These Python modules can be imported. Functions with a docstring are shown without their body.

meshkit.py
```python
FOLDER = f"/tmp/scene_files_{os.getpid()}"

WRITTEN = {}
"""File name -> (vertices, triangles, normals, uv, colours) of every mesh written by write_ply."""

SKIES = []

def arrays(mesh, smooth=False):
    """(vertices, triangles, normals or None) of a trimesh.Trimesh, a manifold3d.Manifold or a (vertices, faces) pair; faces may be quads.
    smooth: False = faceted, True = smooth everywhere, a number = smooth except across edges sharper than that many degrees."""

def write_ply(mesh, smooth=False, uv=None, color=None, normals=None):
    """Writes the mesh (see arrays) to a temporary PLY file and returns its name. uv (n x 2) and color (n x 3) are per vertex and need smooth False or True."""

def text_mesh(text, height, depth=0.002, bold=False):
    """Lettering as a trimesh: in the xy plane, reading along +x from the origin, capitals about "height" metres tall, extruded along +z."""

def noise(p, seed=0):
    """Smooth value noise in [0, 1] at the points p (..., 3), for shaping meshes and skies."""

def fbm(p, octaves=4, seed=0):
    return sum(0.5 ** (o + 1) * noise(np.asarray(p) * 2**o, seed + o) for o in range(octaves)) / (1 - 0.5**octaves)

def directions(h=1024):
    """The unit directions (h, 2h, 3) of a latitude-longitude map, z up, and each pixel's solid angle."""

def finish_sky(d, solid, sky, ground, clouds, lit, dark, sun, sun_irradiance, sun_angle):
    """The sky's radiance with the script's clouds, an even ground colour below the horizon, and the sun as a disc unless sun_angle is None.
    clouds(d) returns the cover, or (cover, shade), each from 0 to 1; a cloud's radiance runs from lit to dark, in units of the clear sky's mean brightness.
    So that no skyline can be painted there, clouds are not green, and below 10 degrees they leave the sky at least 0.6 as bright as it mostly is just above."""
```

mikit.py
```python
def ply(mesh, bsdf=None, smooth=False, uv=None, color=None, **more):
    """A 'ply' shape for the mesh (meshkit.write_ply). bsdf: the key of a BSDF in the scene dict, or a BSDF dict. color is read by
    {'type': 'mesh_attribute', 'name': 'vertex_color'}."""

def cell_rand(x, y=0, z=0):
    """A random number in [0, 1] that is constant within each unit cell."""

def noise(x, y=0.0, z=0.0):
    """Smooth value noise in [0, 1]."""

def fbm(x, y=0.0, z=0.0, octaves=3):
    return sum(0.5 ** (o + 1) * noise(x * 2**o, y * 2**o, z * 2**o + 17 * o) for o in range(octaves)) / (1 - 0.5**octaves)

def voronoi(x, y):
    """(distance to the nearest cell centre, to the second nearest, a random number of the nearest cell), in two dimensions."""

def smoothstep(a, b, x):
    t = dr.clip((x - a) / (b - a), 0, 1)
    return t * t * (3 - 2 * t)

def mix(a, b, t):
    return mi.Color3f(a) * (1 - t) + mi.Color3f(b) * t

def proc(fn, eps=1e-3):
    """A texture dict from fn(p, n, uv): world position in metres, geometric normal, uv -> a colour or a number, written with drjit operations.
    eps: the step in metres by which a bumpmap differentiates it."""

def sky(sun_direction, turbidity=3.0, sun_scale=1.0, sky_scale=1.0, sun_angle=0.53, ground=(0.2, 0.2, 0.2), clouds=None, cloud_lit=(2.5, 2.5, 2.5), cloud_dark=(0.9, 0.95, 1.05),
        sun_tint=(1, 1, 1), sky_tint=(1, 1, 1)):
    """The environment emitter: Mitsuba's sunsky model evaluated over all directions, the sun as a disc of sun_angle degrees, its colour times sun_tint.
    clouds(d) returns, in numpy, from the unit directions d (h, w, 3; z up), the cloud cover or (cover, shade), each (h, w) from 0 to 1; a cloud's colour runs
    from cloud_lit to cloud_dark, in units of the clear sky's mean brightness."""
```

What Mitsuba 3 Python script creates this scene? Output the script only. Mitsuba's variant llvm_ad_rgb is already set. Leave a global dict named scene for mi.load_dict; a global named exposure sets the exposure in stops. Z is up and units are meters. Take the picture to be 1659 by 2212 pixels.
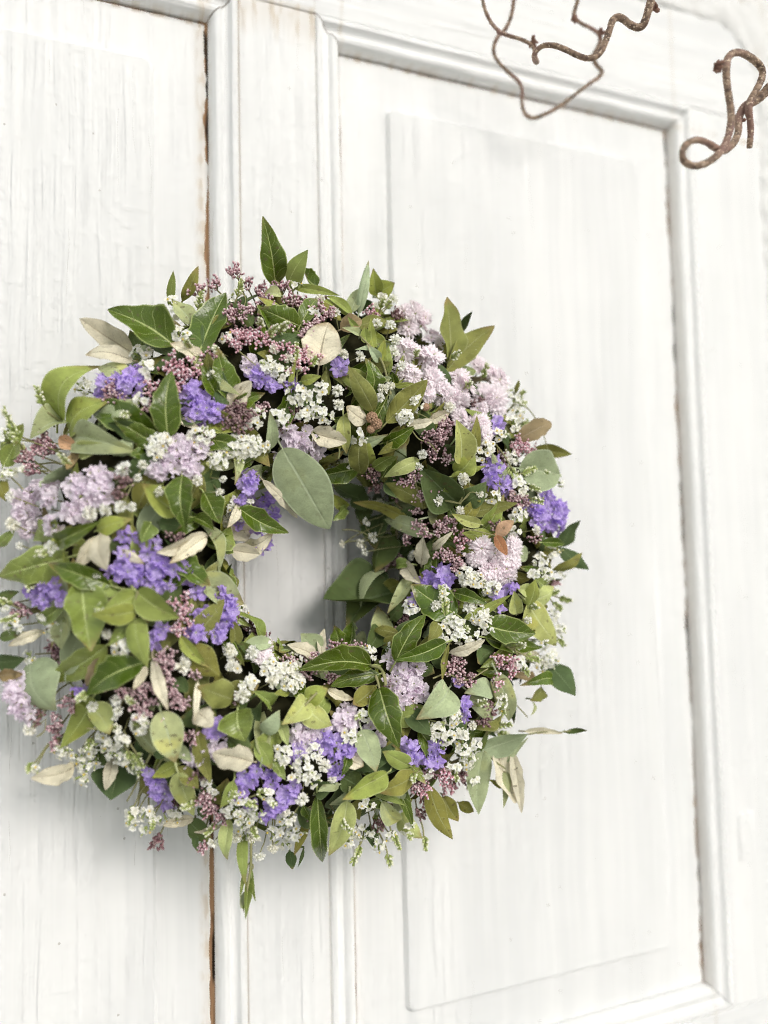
import math, random
import numpy as np, trimesh, drjit as dr, mitsuba as mi, mikit, meshkit
from scipy.ndimage import gaussian_filter1d
from mikit import noise, fbm, smoothstep, mix, cell_rand, proc

# ------------------------------------------------------------------ camera, light, exposure
CAMERA_POSE = [[-0.924549, -0.004763, 0.381034, -0.22862], [0.380454, -0.068105, 0.922289, -0.553373], [0.021558, 0.997667, 0.064779, -0.038867], [0.0, 0.0, 0.0, 1.0]]
FOV = 50.4696

scene, labels = {}, {}
scene['camera'] = {'type': 'thinlens', 'fov': FOV, 'fov_axis': 'x', 'near_clip': 0.01, 'far_clip': 50.0,
                   'aperture_radius': 0.0057, 'focus_distance': 0.507, 'to_world': mi.ScalarTransform4f(np.array(CAMERA_POSE))}
SUN = (0.38, -1.1, 0.62)
scene['sky'] = mikit.sky(SUN, turbidity=3, sun_scale=0.42, sun_angle=26, sun_tint=(.84, 1.01, 1.45), clouds=lambda d: 1.0, cloud_lit=(2.12, 2.22, 2.18), ground=(0.38, 0.375, 0.36))
exposure = 2.17

# ------------------------------------------------------------------ tables (tenths of a millimetre; door face is y = 0, x along the door, z up)
LEAVES = '''q -1609,-744,916 -1974,-612,1140 -17,-94,29 252 0
c -1822,-545,904 -2126,-587,1070 17,-98,7 160 0
c -1831,-640,834 -2093,-569,872 -24,-96,13 114 0
e -2222,-436,498 -2020,-537,835 -61,-78,13 225 2
q -1494,-848,827 -1278,-626,1301 -39,-75,53 253 0
q -1670,-922,345 -1652,-929,725 -24,-97,-1 171 0
q -1713,-870,343 -2102,-595,567 -54,-84,9 193 0
q -1700,-902,300 -1962,-870,456 -31,-89,-34 132 0
e -2178,-528,421 -1978,-752,577 -78,-61,13 213 0
g -1869,-686,712 -2028,-534,817 -37,-75,54 137 0
g -2193,-433,500 -2385,-525,378 -1,-79,62 174 0
o -1984,-784,307 -2130,-708,403 -50,-86,-7 133 0
e -1600,-498,1259 -1597,-617,1410 -56,-66,-51 61 0
o -1526,-498,1266 -1448,-623,1454 -30,-85,-44 75 0
g -1491,-650,1082 -1593,-577,1244 -12,-93,34 120 0
q -1299,-880,577 -1388,-896,886 10,-100,-2 156 0
q -1381,-870,601 -1477,-903,788 -16,-95,-25 85 0
c -1316,-877,541 -1207,-956,688 -26,-92,-30 124 0
c -1454,-842,824 -1642,-795,914 -18,-98,13 91 0
l -2494,-449,266 -2421,-534,454 -78,-63,1 201 0
d -1796,-554,922 -1840,-552,1040 -30,-95,-9 95 0
c -1592,-854,464 -1503,-938,397 -48,-80,36 58 0
d -1593,-756,860 -1769,-546,982 -48,-70,53 83 0
d -1792,-831,380 -1986,-818,426 -15,-92,-37 113 0
q -946,-546,1418 -1071,-744,1773 0,-87,-49 169 0
e -946,-564,1402 -973,-712,1623 -3,-83,-56 59 0
e -857,-537,1446 -770,-682,1623 -74,-65,-17 148 0
q -663,-544,1440 -795,-641,1513 62,-78,8 136 0
e -830,-549,1415 -537,-637,1368 -30,-95,-7 62 0
p -805,-534,1427 -785,-641,1509 -90,-36,-24 62 0
g -924,-607,1331 -1036,-582,1331 -20,-92,32 85 0
q -874,-836,1077 -1113,-806,1171 -26,-89,-37 170 0
q -868,-833,1083 -725,-732,1305 1,-91,41 117 0
q -851,-849,943 -1040,-866,1062 -5,-97,-22 111 0
c -780,-908,821 -715,-917,1090 -39,-92,6 247 0
g -452,-740,1222 -365,-716,1602 -36,-92,14 66 2
e -271,-576,1416 -173,-697,1471 -69,-68,-26 135 0
e -261,-580,1416 -328,-700,1549 -2,-74,-68 103 0
g -504,-740,1227 -395,-657,1433 -35,-79,50 104 0
e -503,-753,1207 -632,-606,1367 -35,-81,46 65 0
e -493,-867,1051 -583,-885,1148 -7,-97,-24 47 0
g -494,-870,1043 -630,-926,1065 39,-92,7 54 0
e -457,-892,989 -480,-916,1091 -36,-89,-29 66 0
e -414,-898,962 -420,-871,1159 -35,-93,12 57 0
g -410,-898,953 -561,-961,924 34,-91,24 34 0
g -385,-911,877 -487,-967,962 14,-89,-43 63 0
e -384,-920,872 -364,-952,1005 -24,-95,-20 62 0
e -324,-908,806 -335,-944,976 -41,-88,-22 62 0
g -318,-917,771 -430,-965,767 36,-79,-51 38 0
o 174,-789,915 185,-750,1399 18,-98,7 198 0
d 338,-635,1203 364,-768,1312 -72,-52,-46 60 0
d 344,-619,1148 389,-718,1151 -91,-41,-3 47 0
o -405,-852,566 -608,-963,811 -12,-86,-49 127 0
q -430,-868,668 -486,-947,881 16,-94,-30 138 0
o -327,-861,501 -82,-968,769 -31,-95,-9 158 0
c -445,-821,512 -611,-916,577 42,-88,-24 126 0
c -183,-867,496 -39,-963,516 -51,-82,-25 71 0
c -796,-785,435 -577,-816,377 -17,-97,-15 143 0
g -1054,-772,323 -1092,-934,524 16,-78,-60 76 0
p -601,-830,536 -557,-753,309 -36,-86,-36 90 0
q -1301,-857,546 -1119,-934,627 -22,-91,-36 92 0
e -961,-899,657 -939,-979,829 -23,-89,-39 33 0
e -895,-905,716 -790,-979,741 -56,-83,-6 65 0
q -309,-758,390 -147,-909,481 -47,-76,-44 107 0
o -716,-862,813 -728,-917,640 12,-95,29 65 0
e -284,-908,724 -181,-976,738 -49,-81,-32 36 0
c -26,-854,526 94,-931,592 -39,-87,-30 80 0
b -606,-819,1083 -468,-840,1153 -20,-98,9 119 0
d -620,-735,426 -547,-753,339 -55,-77,-31 87 0
q -259,-863,753 -308,-932,812 -10,-61,-79 62 0
d -1159,-780,1067 -1234,-744,1173 -36,-93,6 90 0
o 130,-817,873 519,-787,1222 6,-100,2 165 0
b 661,-780,437 964,-783,583 -9,-98,18 146 0
o 885,-619,404 1098,-805,356 -65,-76,3 100 0
g 635,-849,239 1021,-776,215 18,-98,-4 282 0
g 541,-881,131 367,-953,322 23,-96,-15 104 0
p 168,-913,252 104,-995,518 9,-96,-27 169 0
e 159,-853,192 250,-951,332 -33,-86,-39 148 0
e 122,-858,171 324,-968,234 -36,-86,-35 56 0
d 182,-819,6 -96,-849,226 -34,-77,-54 261 0
d 206,-816,6 342,-930,133 -41,-85,-33 154 0
p -94,-829,278 -301,-735,173 -42,-91,2 91 0
o 30,-754,-11 -271,-689,138 -37,-85,-38 144 0
o 743,-648,786 723,-749,867 8,-63,-77 51 0
q -266,-631,187 -243,-837,299 -57,-44,-69 80 0
o -20,-857,553 55,-931,648 -16,-84,-52 30 0
l -2181,-772,-310 -2547,-543,-406 -49,-85,-16 223 0
q -1970,-874,-469 -2290,-755,-340 -36,-93,-3 130 0
l -2121,-857,-440 -2075,-917,-814 15,-97,18 224 0
e -1840,-965,-606 -2075,-979,-616 6,-100,-4 114 0
e -1835,-936,-513 -2011,-978,-582 14,-96,22 114 0
e -1843,-946,-504 -1630,-1018,-655 -40,-91,-13 160 0
e -1853,-962,-642 -1799,-1034,-904 -46,-88,15 134 0
g -1495,-803,-444 -1197,-660,-605 46,-89,6 185 0
g -1390,-752,-492 -1375,-796,-340 45,-84,-29 147 0
c -2031,-835,-205 -2154,-861,-382 14,-99,5 90 0
c -2024,-848,-188 -2001,-937,-381 -45,-83,33 145 0
c -1441,-804,-204 -1735,-965,-296 51,-85,-15 133 0
c -1453,-820,-209 -1670,-966,-355 46,-87,18 93 0
q -1627,-890,-296 -1441,-896,-490 24,-93,26 151 0
e -1612,-883,-73 -1819,-972,80 37,-93,-4 155 0
q -1593,-902,134 -1584,-959,-173 -27,-95,17 157 0
q -1466,-858,48 -1375,-851,-133 26,-96,9 153 0
q -1230,-580,-253 -1468,-745,-206 55,-83,-12 120 0
c -1103,-529,-152 -1337,-677,-172 53,-79,-32 123 0
e -2038,-822,-167 -1872,-942,-111 -55,-82,-15 100 0
q -2239,-712,-228 -2035,-911,-124 -61,-75,-24 108 0
l -1762,-889,-133 -1823,-969,-244 46,-82,34 103 0
c -1941,-853,-286 -1804,-949,-354 -60,-80,-7 65 0
l -2198,-714,-567 -2344,-541,-674 -58,-72,-38 82 0
g -2217,-699,-665 -2217,-738,-809 -29,-93,25 99 0
l -1991,-842,-791 -2295,-549,-1010 -39,-77,-50 175 0
b -1996,-793,-853 -2095,-768,-1005 9,-97,-21 108 0
c -2307,-534,-717 -2487,-526,-793 -1,-100,-10 71 0
d -2533,-439,-750 -2386,-503,-723 -41,-91,8 60 0
d -2547,-449,-880 -2401,-509,-867 -32,-87,-38 116 0
e -1606,-902,-757 -1459,-974,-936 -39,-92,5 69 0
o -1557,-880,-804 -1401,-951,-984 -15,-96,25 163 0
l -1874,-866,-688 -1985,-905,-790 12,-97,23 71 0
g -2163,-610,371 -1850,-923,259 -70,-71,1 186 0
b -2130,-726,296 -2191,-793,163 -38,-75,55 88 0
k -2132,-713,300 -2236,-602,365 -70,-71,10 82 0
p -2126,-722,293 -1988,-881,303 -72,-64,-25 101 0
g -1847,-845,322 -1979,-886,269 27,-96,7 76 0
g -1254,-791,243 -1469,-919,203 52,-86,-2 101 0
q -1779,-867,252 -1876,-927,239 49,-84,21 79 0
c -1232,-687,-12 -1311,-774,-150 45,-85,28 65 0
l -2546,-433,-234 -2461,-506,-146 -51,-84,-21 67 0
l -2525,-459,218 -2444,-538,353 -47,-86,-22 110 0
o -2556,-449,152 -2505,-516,17 -21,-91,37 86 0
q -1646,-847,-474 -1535,-891,-391 -44,-89,12 86 0
e -1940,-840,-453 -2037,-892,-536 38,-92,12 93 0
d -1713,-856,-123 -1587,-913,-143 -37,-90,23 104 0
q -1522,-822,-95 -1402,-831,-166 4,-98,20 80 0
d -2559,-436,-557 -2439,-503,-490 -58,-76,28 94 0
h -981,-785,326 -680,-756,-163 -38,-88,-29 322 0
c -1077,-678,145 -823,-590,-87 12,-96,-24 79 0
q -425,-621,238 -690,-498,196 -30,-82,-48 145 0
e -412,-324,10 -536,-420,90 3,-67,-74 89 0
l -411,-321,7 -534,-404,-89 54,-84,4 89 0
d -268,-293,68 -532,-416,152 -7,-45,-89 174 0
o -56,-634,-115 -390,-408,42 -63,-65,-42 89 0
g 7,-733,-188 -183,-413,-77 -85,-53,7 116 0
d -145,-259,-159 -212,-323,-440 -88,-37,29 266 0
d -89,-336,-580 -617,-406,-619 1,-55,83 474 0
d -111,-222,-592 -441,-353,-808 -23,-63,74 265 0
g -109,-268,-408 -349,-371,-655 -56,-41,72 114 0
g -46,-559,-474 -224,-557,-706 -45,-83,34 84 0
g -273,-603,-840 -228,-406,-668 -32,-58,75 141 0
c -16,-659,-392 -42,-753,-219 -75,-52,-40 122 0
l -50,-555,-388 -100,-420,-409 -91,-30,27 87 0
c -72,-504,-381 -45,-707,-515 -82,-39,43 110 0
q 132,-860,-716 -108,-690,-519 -40,-88,27 232 0
q -284,-822,-994 -84,-853,-701 -43,-88,20 161 0
q 24,-914,-881 -325,-913,-966 -4,-98,17 123 0
q -439,-794,-1005 -930,-878,-992 17,-91,39 170 0
q -554,-536,-917 -550,-435,-778 -68,-58,44 121 0
q -495,-565,-918 -410,-403,-761 -67,-30,67 154 0
g -688,-545,-928 -794,-489,-814 0,-90,44 138 0
c -747,-634,-954 -925,-650,-861 24,-93,29 105 0
c -692,-602,-945 -628,-466,-796 0,-74,67 67 0
d -269,-540,-809 -424,-685,-946 18,-77,61 138 0
o -194,-691,-835 -339,-591,-802 -47,-80,38 82 0
g -1223,-766,-845 -1017,-694,-837 30,-91,30 87 0
o -1281,-784,-845 -1293,-805,-689 15,-98,-12 80 0
l -339,-668,240 -253,-855,295 -59,-47,-66 93 0
o -212,-805,389 -359,-799,306 0,-100,-7 59 0
c 52,-710,-291 112,-870,-188 -74,-54,-40 56 0
p 310,-886,-139 96,-900,-72 -1,-97,-23 74 0
q -843,-763,437 -744,-804,398 -46,-83,-31 62 0
o 33,-804,-757 -82,-886,-874 6,-85,53 93 0
c -1157,-523,-252 -1003,-619,-181 -25,-80,-54 124 0
c -1273,-636,-277 -1084,-603,-307 14,-98,-16 118 0
q -1233,-717,-33 -919,-667,-180 15,-99,-1 141 0
q -1157,-779,258 -1301,-875,158 31,-87,39 60 0
o -481,-801,428 -419,-629,186 -45,-67,-59 132 0
o -156,-275,-590 -83,-484,-505 -88,-40,-24 138 0
d -334,-306,108 -276,-352,-21 -73,-68,-8 147 0
d -110,-222,-33 -185,-265,-281 -70,-63,32 209 0
d -33,-334,-211 -133,-256,-431 -65,-76,3 207 0
d -106,-191,-421 -283,-280,-585 -21,-74,64 179 0
d -225,-225,63 -278,-265,-111 -37,-87,31 127 0
d -221,-638,181 -136,-686,27 -49,-87,0 151 0
o -296,-654,-908 -226,-743,-847 -72,-68,-17 68 0
d -192,-543,-743 -135,-645,-641 -92,-37,14 112 0
e 171,-891,-745 460,-993,-597 -30,-95,-8 65 0
q 315,-919,-787 682,-909,-862 6,-99,15 194 0
q 307,-904,-865 801,-784,-974 28,-93,24 154 0
p 641,-899,-658 929,-787,-967 24,-96,-12 209 0
e 643,-904,-678 666,-962,-507 -16,-94,-30 123 0
p 655,-885,-573 555,-909,-559 22,-97,-6 90 0
p 715,-858,-647 936,-791,-563 25,-96,11 127 0
p 562,-881,-726 502,-956,-572 -19,-85,-49 97 0
o 1068,-670,-312 704,-741,-296 18,-96,-20 93 0
q 805,-836,-261 1022,-793,-270 19,-98,0 71 0
d 1092,-651,-286 1162,-786,-101 3,-80,-60 145 0
d 1086,-645,-296 1205,-805,-457 -25,-77,58 127 0
o 970,-708,-450 1181,-786,-338 -19,-94,-29 74 0
q 793,-815,-457 609,-858,-422 17,-94,-28 61 0
k 395,-936,-214 487,-1007,-121 -62,-79,1 89 0
r 389,-944,-214 420,-1019,-347 -34,-85,40 77 0
d 943,-651,-1114 1039,-830,-1305 -16,-76,63 212 0
q 955,-699,-1201 651,-771,-1214 21,-95,23 96 0
g 388,-909,-1111 571,-739,-1451 10,-91,-40 150 0
o 877,-648,-1239 761,-708,-1332 46,-89,0 134 0
g 805,-641,-1341 751,-727,-1429 61,-72,32 64 0
c 732,-664,-1544 920,-837,-1546 -66,-72,21 47 0
d 986,-781,-1554 1072,-909,-1528 -82,-57,-8 37 0
g 50,-878,-1174 -202,-949,-1330 8,-95,31 207 0
c -11,-913,-1120 -136,-991,-1225 2,-81,58 66 0
o 57,-885,-899 -42,-984,-1104 -52,-64,56 41 0
g 396,-839,-1211 157,-910,-1204 28,-90,34 138 0
g 210,-861,-1222 405,-810,-1447 13,-99,-11 112 0
c 817,-720,-1018 614,-765,-1014 22,-97,6 60 0
b 848,-640,-1211 633,-686,-1154 25,-95,17 78 0
d 401,-861,-950 230,-934,-1024 36,-93,7 118 0
e 176,-794,-614 271,-915,-658 -79,-61,-5 96 0
q 147,-808,-580 304,-950,-648 -60,-77,23 91 0
c 57,-894,-950 262,-991,-874 -38,-91,-14 80 0
e 387,-889,-212 162,-903,-196 5,-98,-21 84 0
o 189,-854,-70 547,-963,-4 -26,-95,-14 94 0
d 49,-844,-1049 -49,-875,-934 -2,-96,-27 115 0
d -153,-774,-985 -59,-909,-1072 -39,-67,63 134 0
g -2374,-489,-890 -2252,-575,-1164 -67,-74,-7 325 0
q -1806,-903,-890 -2096,-802,-1053 -41,-90,16 180 0
b -2539,-452,-964 -2412,-516,-953 -44,-89,-6 73 0
e -2056,-728,-1082 -2214,-573,-1367 -43,-87,-23 158 0
p -2068,-694,-1128 -1966,-775,-1279 -68,-73,-7 166 0
g -1713,-897,-1161 -1638,-910,-1443 -9,-100,2 175 0
e -1615,-814,-1473 -1746,-765,-1541 -43,-88,18 81 0
p -1614,-833,-1513 -1500,-661,-1811 -9,-85,-52 125 0
o -1616,-820,-1484 -1507,-868,-1602 -26,-95,14 90 0
c -2142,-472,-1496 -2361,-581,-1518 46,-87,-18 127 0
c -1933,-513,-1467 -1978,-565,-1629 -3,-95,32 83 0
d -1903,-446,-1528 -1948,-552,-1692 -22,-79,57 254 0
o -1311,-880,-1130 -1522,-967,-1034 27,-93,-26 172 0
c -1529,-906,-1176 -1446,-983,-1245 -23,-78,59 132 0
c -1516,-909,-1013 -1546,-977,-1216 -11,-94,33 41 0
o -1518,-896,-1266 -1445,-896,-1576 -12,-99,-3 89 0
c -1215,-924,-1481 -1454,-989,-1386 8,-91,-42 182 0
e -1309,-852,-1591 -1377,-807,-1746 -4,-97,-26 78 0
c -1476,-498,-1874 -1670,-583,-1861 40,-92,-2 72 0
c -1313,-504,-1929 -1488,-586,-1925 34,-75,-57 64 0
d -1500,-482,-1888 -1383,-580,-1997 -59,-80,8 125 0
p -1286,-621,-1870 -1304,-608,-2112 -63,-77,0 93 0
d -1473,-495,-1967 -1470,-592,-2039 -46,-54,71 42 0
c -1786,-886,-913 -1862,-930,-1027 10,-95,30 55 0
c -1756,-922,-874 -1687,-984,-1141 -38,-92,12 78 0
g -1627,-797,-1391 -1543,-874,-1455 -31,-78,54 77 0
d -1625,-857,-994 -1571,-938,-1072 -14,-73,67 85 0
d -2046,-446,-1434 -1967,-527,-1495 -78,-56,-27 119 0
d -1739,-759,-1378 -1652,-856,-1410 -74,-67,1 88 0
q -1339,-857,-1341 -1242,-928,-1431 -24,-87,42 94 0
d -1446,-511,-1852 -1373,-606,-1792 -62,-70,-35 89 0
q -390,-813,-1061 -742,-895,-1100 20,-96,20 115 0
q -426,-894,-1127 -364,-1031,-1470 -55,-81,22 205 0
l -1292,-905,-1188 -1272,-982,-1348 -49,-81,32 215 0
p -888,-893,-1163 -1058,-1013,-1271 45,-86,24 148 0
e -890,-883,-1164 -758,-920,-1108 -34,-92,18 121 0
p -902,-915,-1198 -772,-1014,-1308 -18,-83,53 150 0
c -729,-820,-1130 -604,-926,-1184 -44,-77,47 66 0
o -416,-814,-1129 -611,-920,-1218 11,-75,66 117 0
g -556,-920,-1366 -490,-979,-1610 -38,-92,12 145 0
e -226,-876,-1625 -440,-961,-1496 11,-91,-41 113 0
e -392,-906,-1642 -692,-942,-1752 11,-99,2 132 0
o -175,-851,-1679 -450,-910,-1748 20,-98,6 138 0
p -630,-854,-1787 -701,-701,-2149 -18,-92,-35 147 0
q -818,-861,-1724 -742,-692,-2195 -35,-86,-36 106 0
q -884,-798,-1797 -832,-783,-1907 -35,-89,-28 63 0
o -23,-712,-1806 114,-753,-2148 -14,-99,6 136 0
o 132,-593,-1918 172,-731,-2050 -47,-68,57 115 0
o 224,-631,-1965 278,-743,-1999 -77,-50,40 75 0
l -233,-877,-1599 -113,-849,-1749 4,-99,-15 87 0
g -685,-871,-1680 -832,-932,-1687 33,-85,42 67 0
d -365,-551,-2054 -400,-660,-2148 -3,-65,76 91 0
p -168,-564,-2004 -79,-703,-2131 -69,-68,26 127 0
e -446,-824,-1774 -204,-733,-1900 16,-92,-35 53 0
g -369,-753,-1848 -211,-679,-2012 -3,-90,-43 113 0
e -1183,-908,-1381 -1119,-968,-1522 -45,-88,16 106 0
l -1083,-902,-1485 -1035,-958,-1593 -13,-90,41 69 0
p -1052,-899,-1273 -1024,-984,-1402 -10,-84,53 63 0
l -1098,-877,-1189 -1208,-944,-1082 53,-85,1 100 0
g -1145,-899,-1328 -1064,-953,-1203 -36,-92,-16 101 0
e -974,-829,-1125 -1082,-891,-1117 44,-70,55 51 0
c -637,-896,-1528 -562,-962,-1569 -40,-76,52 110 0
d -1336,-857,-1341 -1213,-927,-1442 -46,-89,6 106 0
d -241,-871,-1289 -108,-946,-1439 -30,-93,20 127 0
d 20,-861,-1361 169,-893,-1445 -19,-98,5 94 0
o -833,-717,-1906 -893,-616,-2137 -56,-80,-21 62 0
d -659,-847,-1644 -516,-878,-1743 -3,-96,27 150 0
d -826,-830,-1690 -719,-910,-1658 -59,-81,-6 110 0
q -633,-890,-1512 -694,-947,-1617 16,-90,40 62 0
g 427,-631,-1645 685,-773,-1534 -43,-89,-15 154 0
g 411,-648,-1649 275,-806,-2005 -18,-87,46 162 0
g 571,-673,-1777 712,-746,-1560 -24,-96,-17 42 0
g 573,-673,-1776 473,-799,-1985 -9,-83,54 63 0
c 534,-625,-1668 544,-818,-1966 17,-83,54 232 0
c 632,-663,-1678 573,-850,-2019 -43,-76,49 92 0
o 531,-695,-1886 412,-721,-1816 23,-97,3 43 0
e -1178,-499,-2000 -1204,-648,-2260 -48,-74,47 71 0
l -1152,-562,-2245 -1216,-705,-2425 7,-80,60 54 0
g -1180,-585,-2314 -1239,-683,-2369 28,-59,76 40 0
l -1143,-546,-2194 -1148,-676,-2351 -21,-75,63 27 0
l -1169,-543,-2183 -1238,-667,-2317 6,-75,66 28 0
l -1202,-604,-2378 -1218,-659,-2403 13,-44,89 14 0
d -898,-534,-2137 -913,-638,-2214 -11,-58,81 69 0
d -809,-537,-2134 -875,-638,-2207 56,-69,46 26 0
e 1,-610,-739 -28,-503,-495 -85,-51,13 102 9
l 908,-643,-623 712,-885,-498 71,-68,-20 125 9
d -856,-743,773 -1191,-887,750 39,-92,4 125 9
o -613,-779,338 -607,-686,569 -1,-93,37 95 9
e -904,-774,-1289 -1182,-856,-1513 17,-97,15 107 9
q -575,-298,1261 -811,-376,1293 -1,40,91 99 9
g -1073,-634,206 -1282,-750,141 54,-70,-47 143 9
l 418,-465,849 615,-640,858 16,23,96 115 9
d -1277,-563,-700 -1365,-659,-411 86,-50,10 146 9
d 41,-510,1212 -87,-313,1232 36,14,92 139 9
l -550,-736,483 -410,-653,301 -26,-79,-55 146 9
e 89,-693,-217 297,-785,-44 -39,-92,-3 107 9
o 884,-665,-290 1128,-466,-146 68,-72,-15 110 9
q -628,-754,664 -421,-874,909 -21,-94,-28 122 9
o -2305,-485,-445 -2276,-268,-633 -99,12,-1 142 9
l 983,-517,-124 976,-538,-409 96,-28,0 122 9
o -1646,-332,-1554 -1851,-391,-1461 -47,38,-80 130 9
g 500,-528,-1425 772,-396,-1268 55,-18,-81 118 9
l 250,-781,-1322 426,-674,-1512 25,-92,-29 94 9
l -1611,-389,984 -1443,-503,1192 -73,14,66 124 9
o -666,-672,348 -551,-764,520 7,-86,-51 111 9
g -1603,-755,-1354 -1770,-778,-1131 -27,-91,-30 116 9
q -123,-344,179 -88,-556,-36 -89,25,-39 91 9
d -1778,-823,-292 -2061,-844,-200 5,-100,-7 110 9
d 461,-775,544 414,-699,730 36,-83,43 119 9
o -195,-751,-1130 -256,-865,-1470 -3,-95,32 126 9
l -610,-516,297 -742,-337,298 7,6,-100 128 9
q -1516,-254,859 -1437,-326,1168 -62,72,32 140 9
d -1692,-736,-131 -1552,-850,-374 4,-90,44 97 9
q -810,-757,846 -549,-846,1052 -31,-95,-2 90 9
d -1290,-511,-545 -1251,-225,-628 89,1,46 120 9
d 878,-285,332 661,-384,553 60,32,73 149 9
e -1151,-504,108 -923,-555,335 64,-30,-71 143 9
l 70,-707,171 -234,-630,214 -28,-79,-54 123 9
l -439,-730,1163 -294,-805,897 11,-94,33 110 9
l 686,-581,553 557,-616,866 84,-46,29 99 9
g -1177,-621,166 -966,-412,215 52,-35,-78 110 9
d 975,-460,15 909,-146,151 98,16,9 100 9
l -1197,-747,629 -1288,-917,329 33,-86,39 143 9
d -320,-501,296 -112,-633,141 -69,-34,-64 103 9
q 824,-488,-1040 742,-771,-944 82,-38,-43 96 9
g -130,-415,36 -122,-197,144 -70,34,-63 125 9
q 854,-227,-333 1006,-324,-127 68,71,-17 147 9
o -841,-770,834 -1163,-913,865 41,-91,9 112 9
o -1286,-783,-1382 -1088,-812,-1632 -22,-97,-7 91 9
o -2027,-724,-625 -2167,-809,-320 -37,-84,-40 139 9
q 560,-811,-898 765,-700,-855 50,-85,-15 114 9
d 784,-708,-39 864,-739,-389 53,-83,19 127 9
o -610,-413,-995 -402,-326,-913 -42,18,89 93 9
d -736,-799,615 -1022,-872,724 16,-96,-22 139 9
e -1237,-772,-931 -1130,-639,-765 43,-82,38 137 9
l 309,-738,209 38,-888,71 40,-90,18 137 9
o -2032,-378,602 -1774,-466,801 -60,4,80 97 9
g -1812,-813,-200 -1598,-812,81 6,-100,-4 147 9
o -151,-476,-886 -83,-392,-606 -97,-7,25 101 9
d -1743,-457,-1561 -1526,-552,-1674 -53,-23,-82 100 9
d -1316,-605,-1779 -1560,-669,-1569 -41,-62,-67 146 9
l 627,-445,703 597,-161,740 82,1,58 102 9
q -1039,-556,-898 -989,-821,-1022 32,-35,88 118 9
q -105,-786,875 78,-886,676 -10,-92,37 144 9
d -1134,-776,-1157 -1331,-903,-1239 44,-86,28 115 9
e -1741,-120,797 -1732,-384,880 -59,23,78 104 9
d -1707,-871,248 -1919,-798,105 -32,-95,-2 101 9
o -93,-459,-629 -63,-692,-701 -81,-27,52 123 9
d 328,-551,-1679 435,-733,-1462 48,-54,-69 138 9
q -265,-526,-1949 -404,-743,-1877 24,-45,-86 144 9
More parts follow.
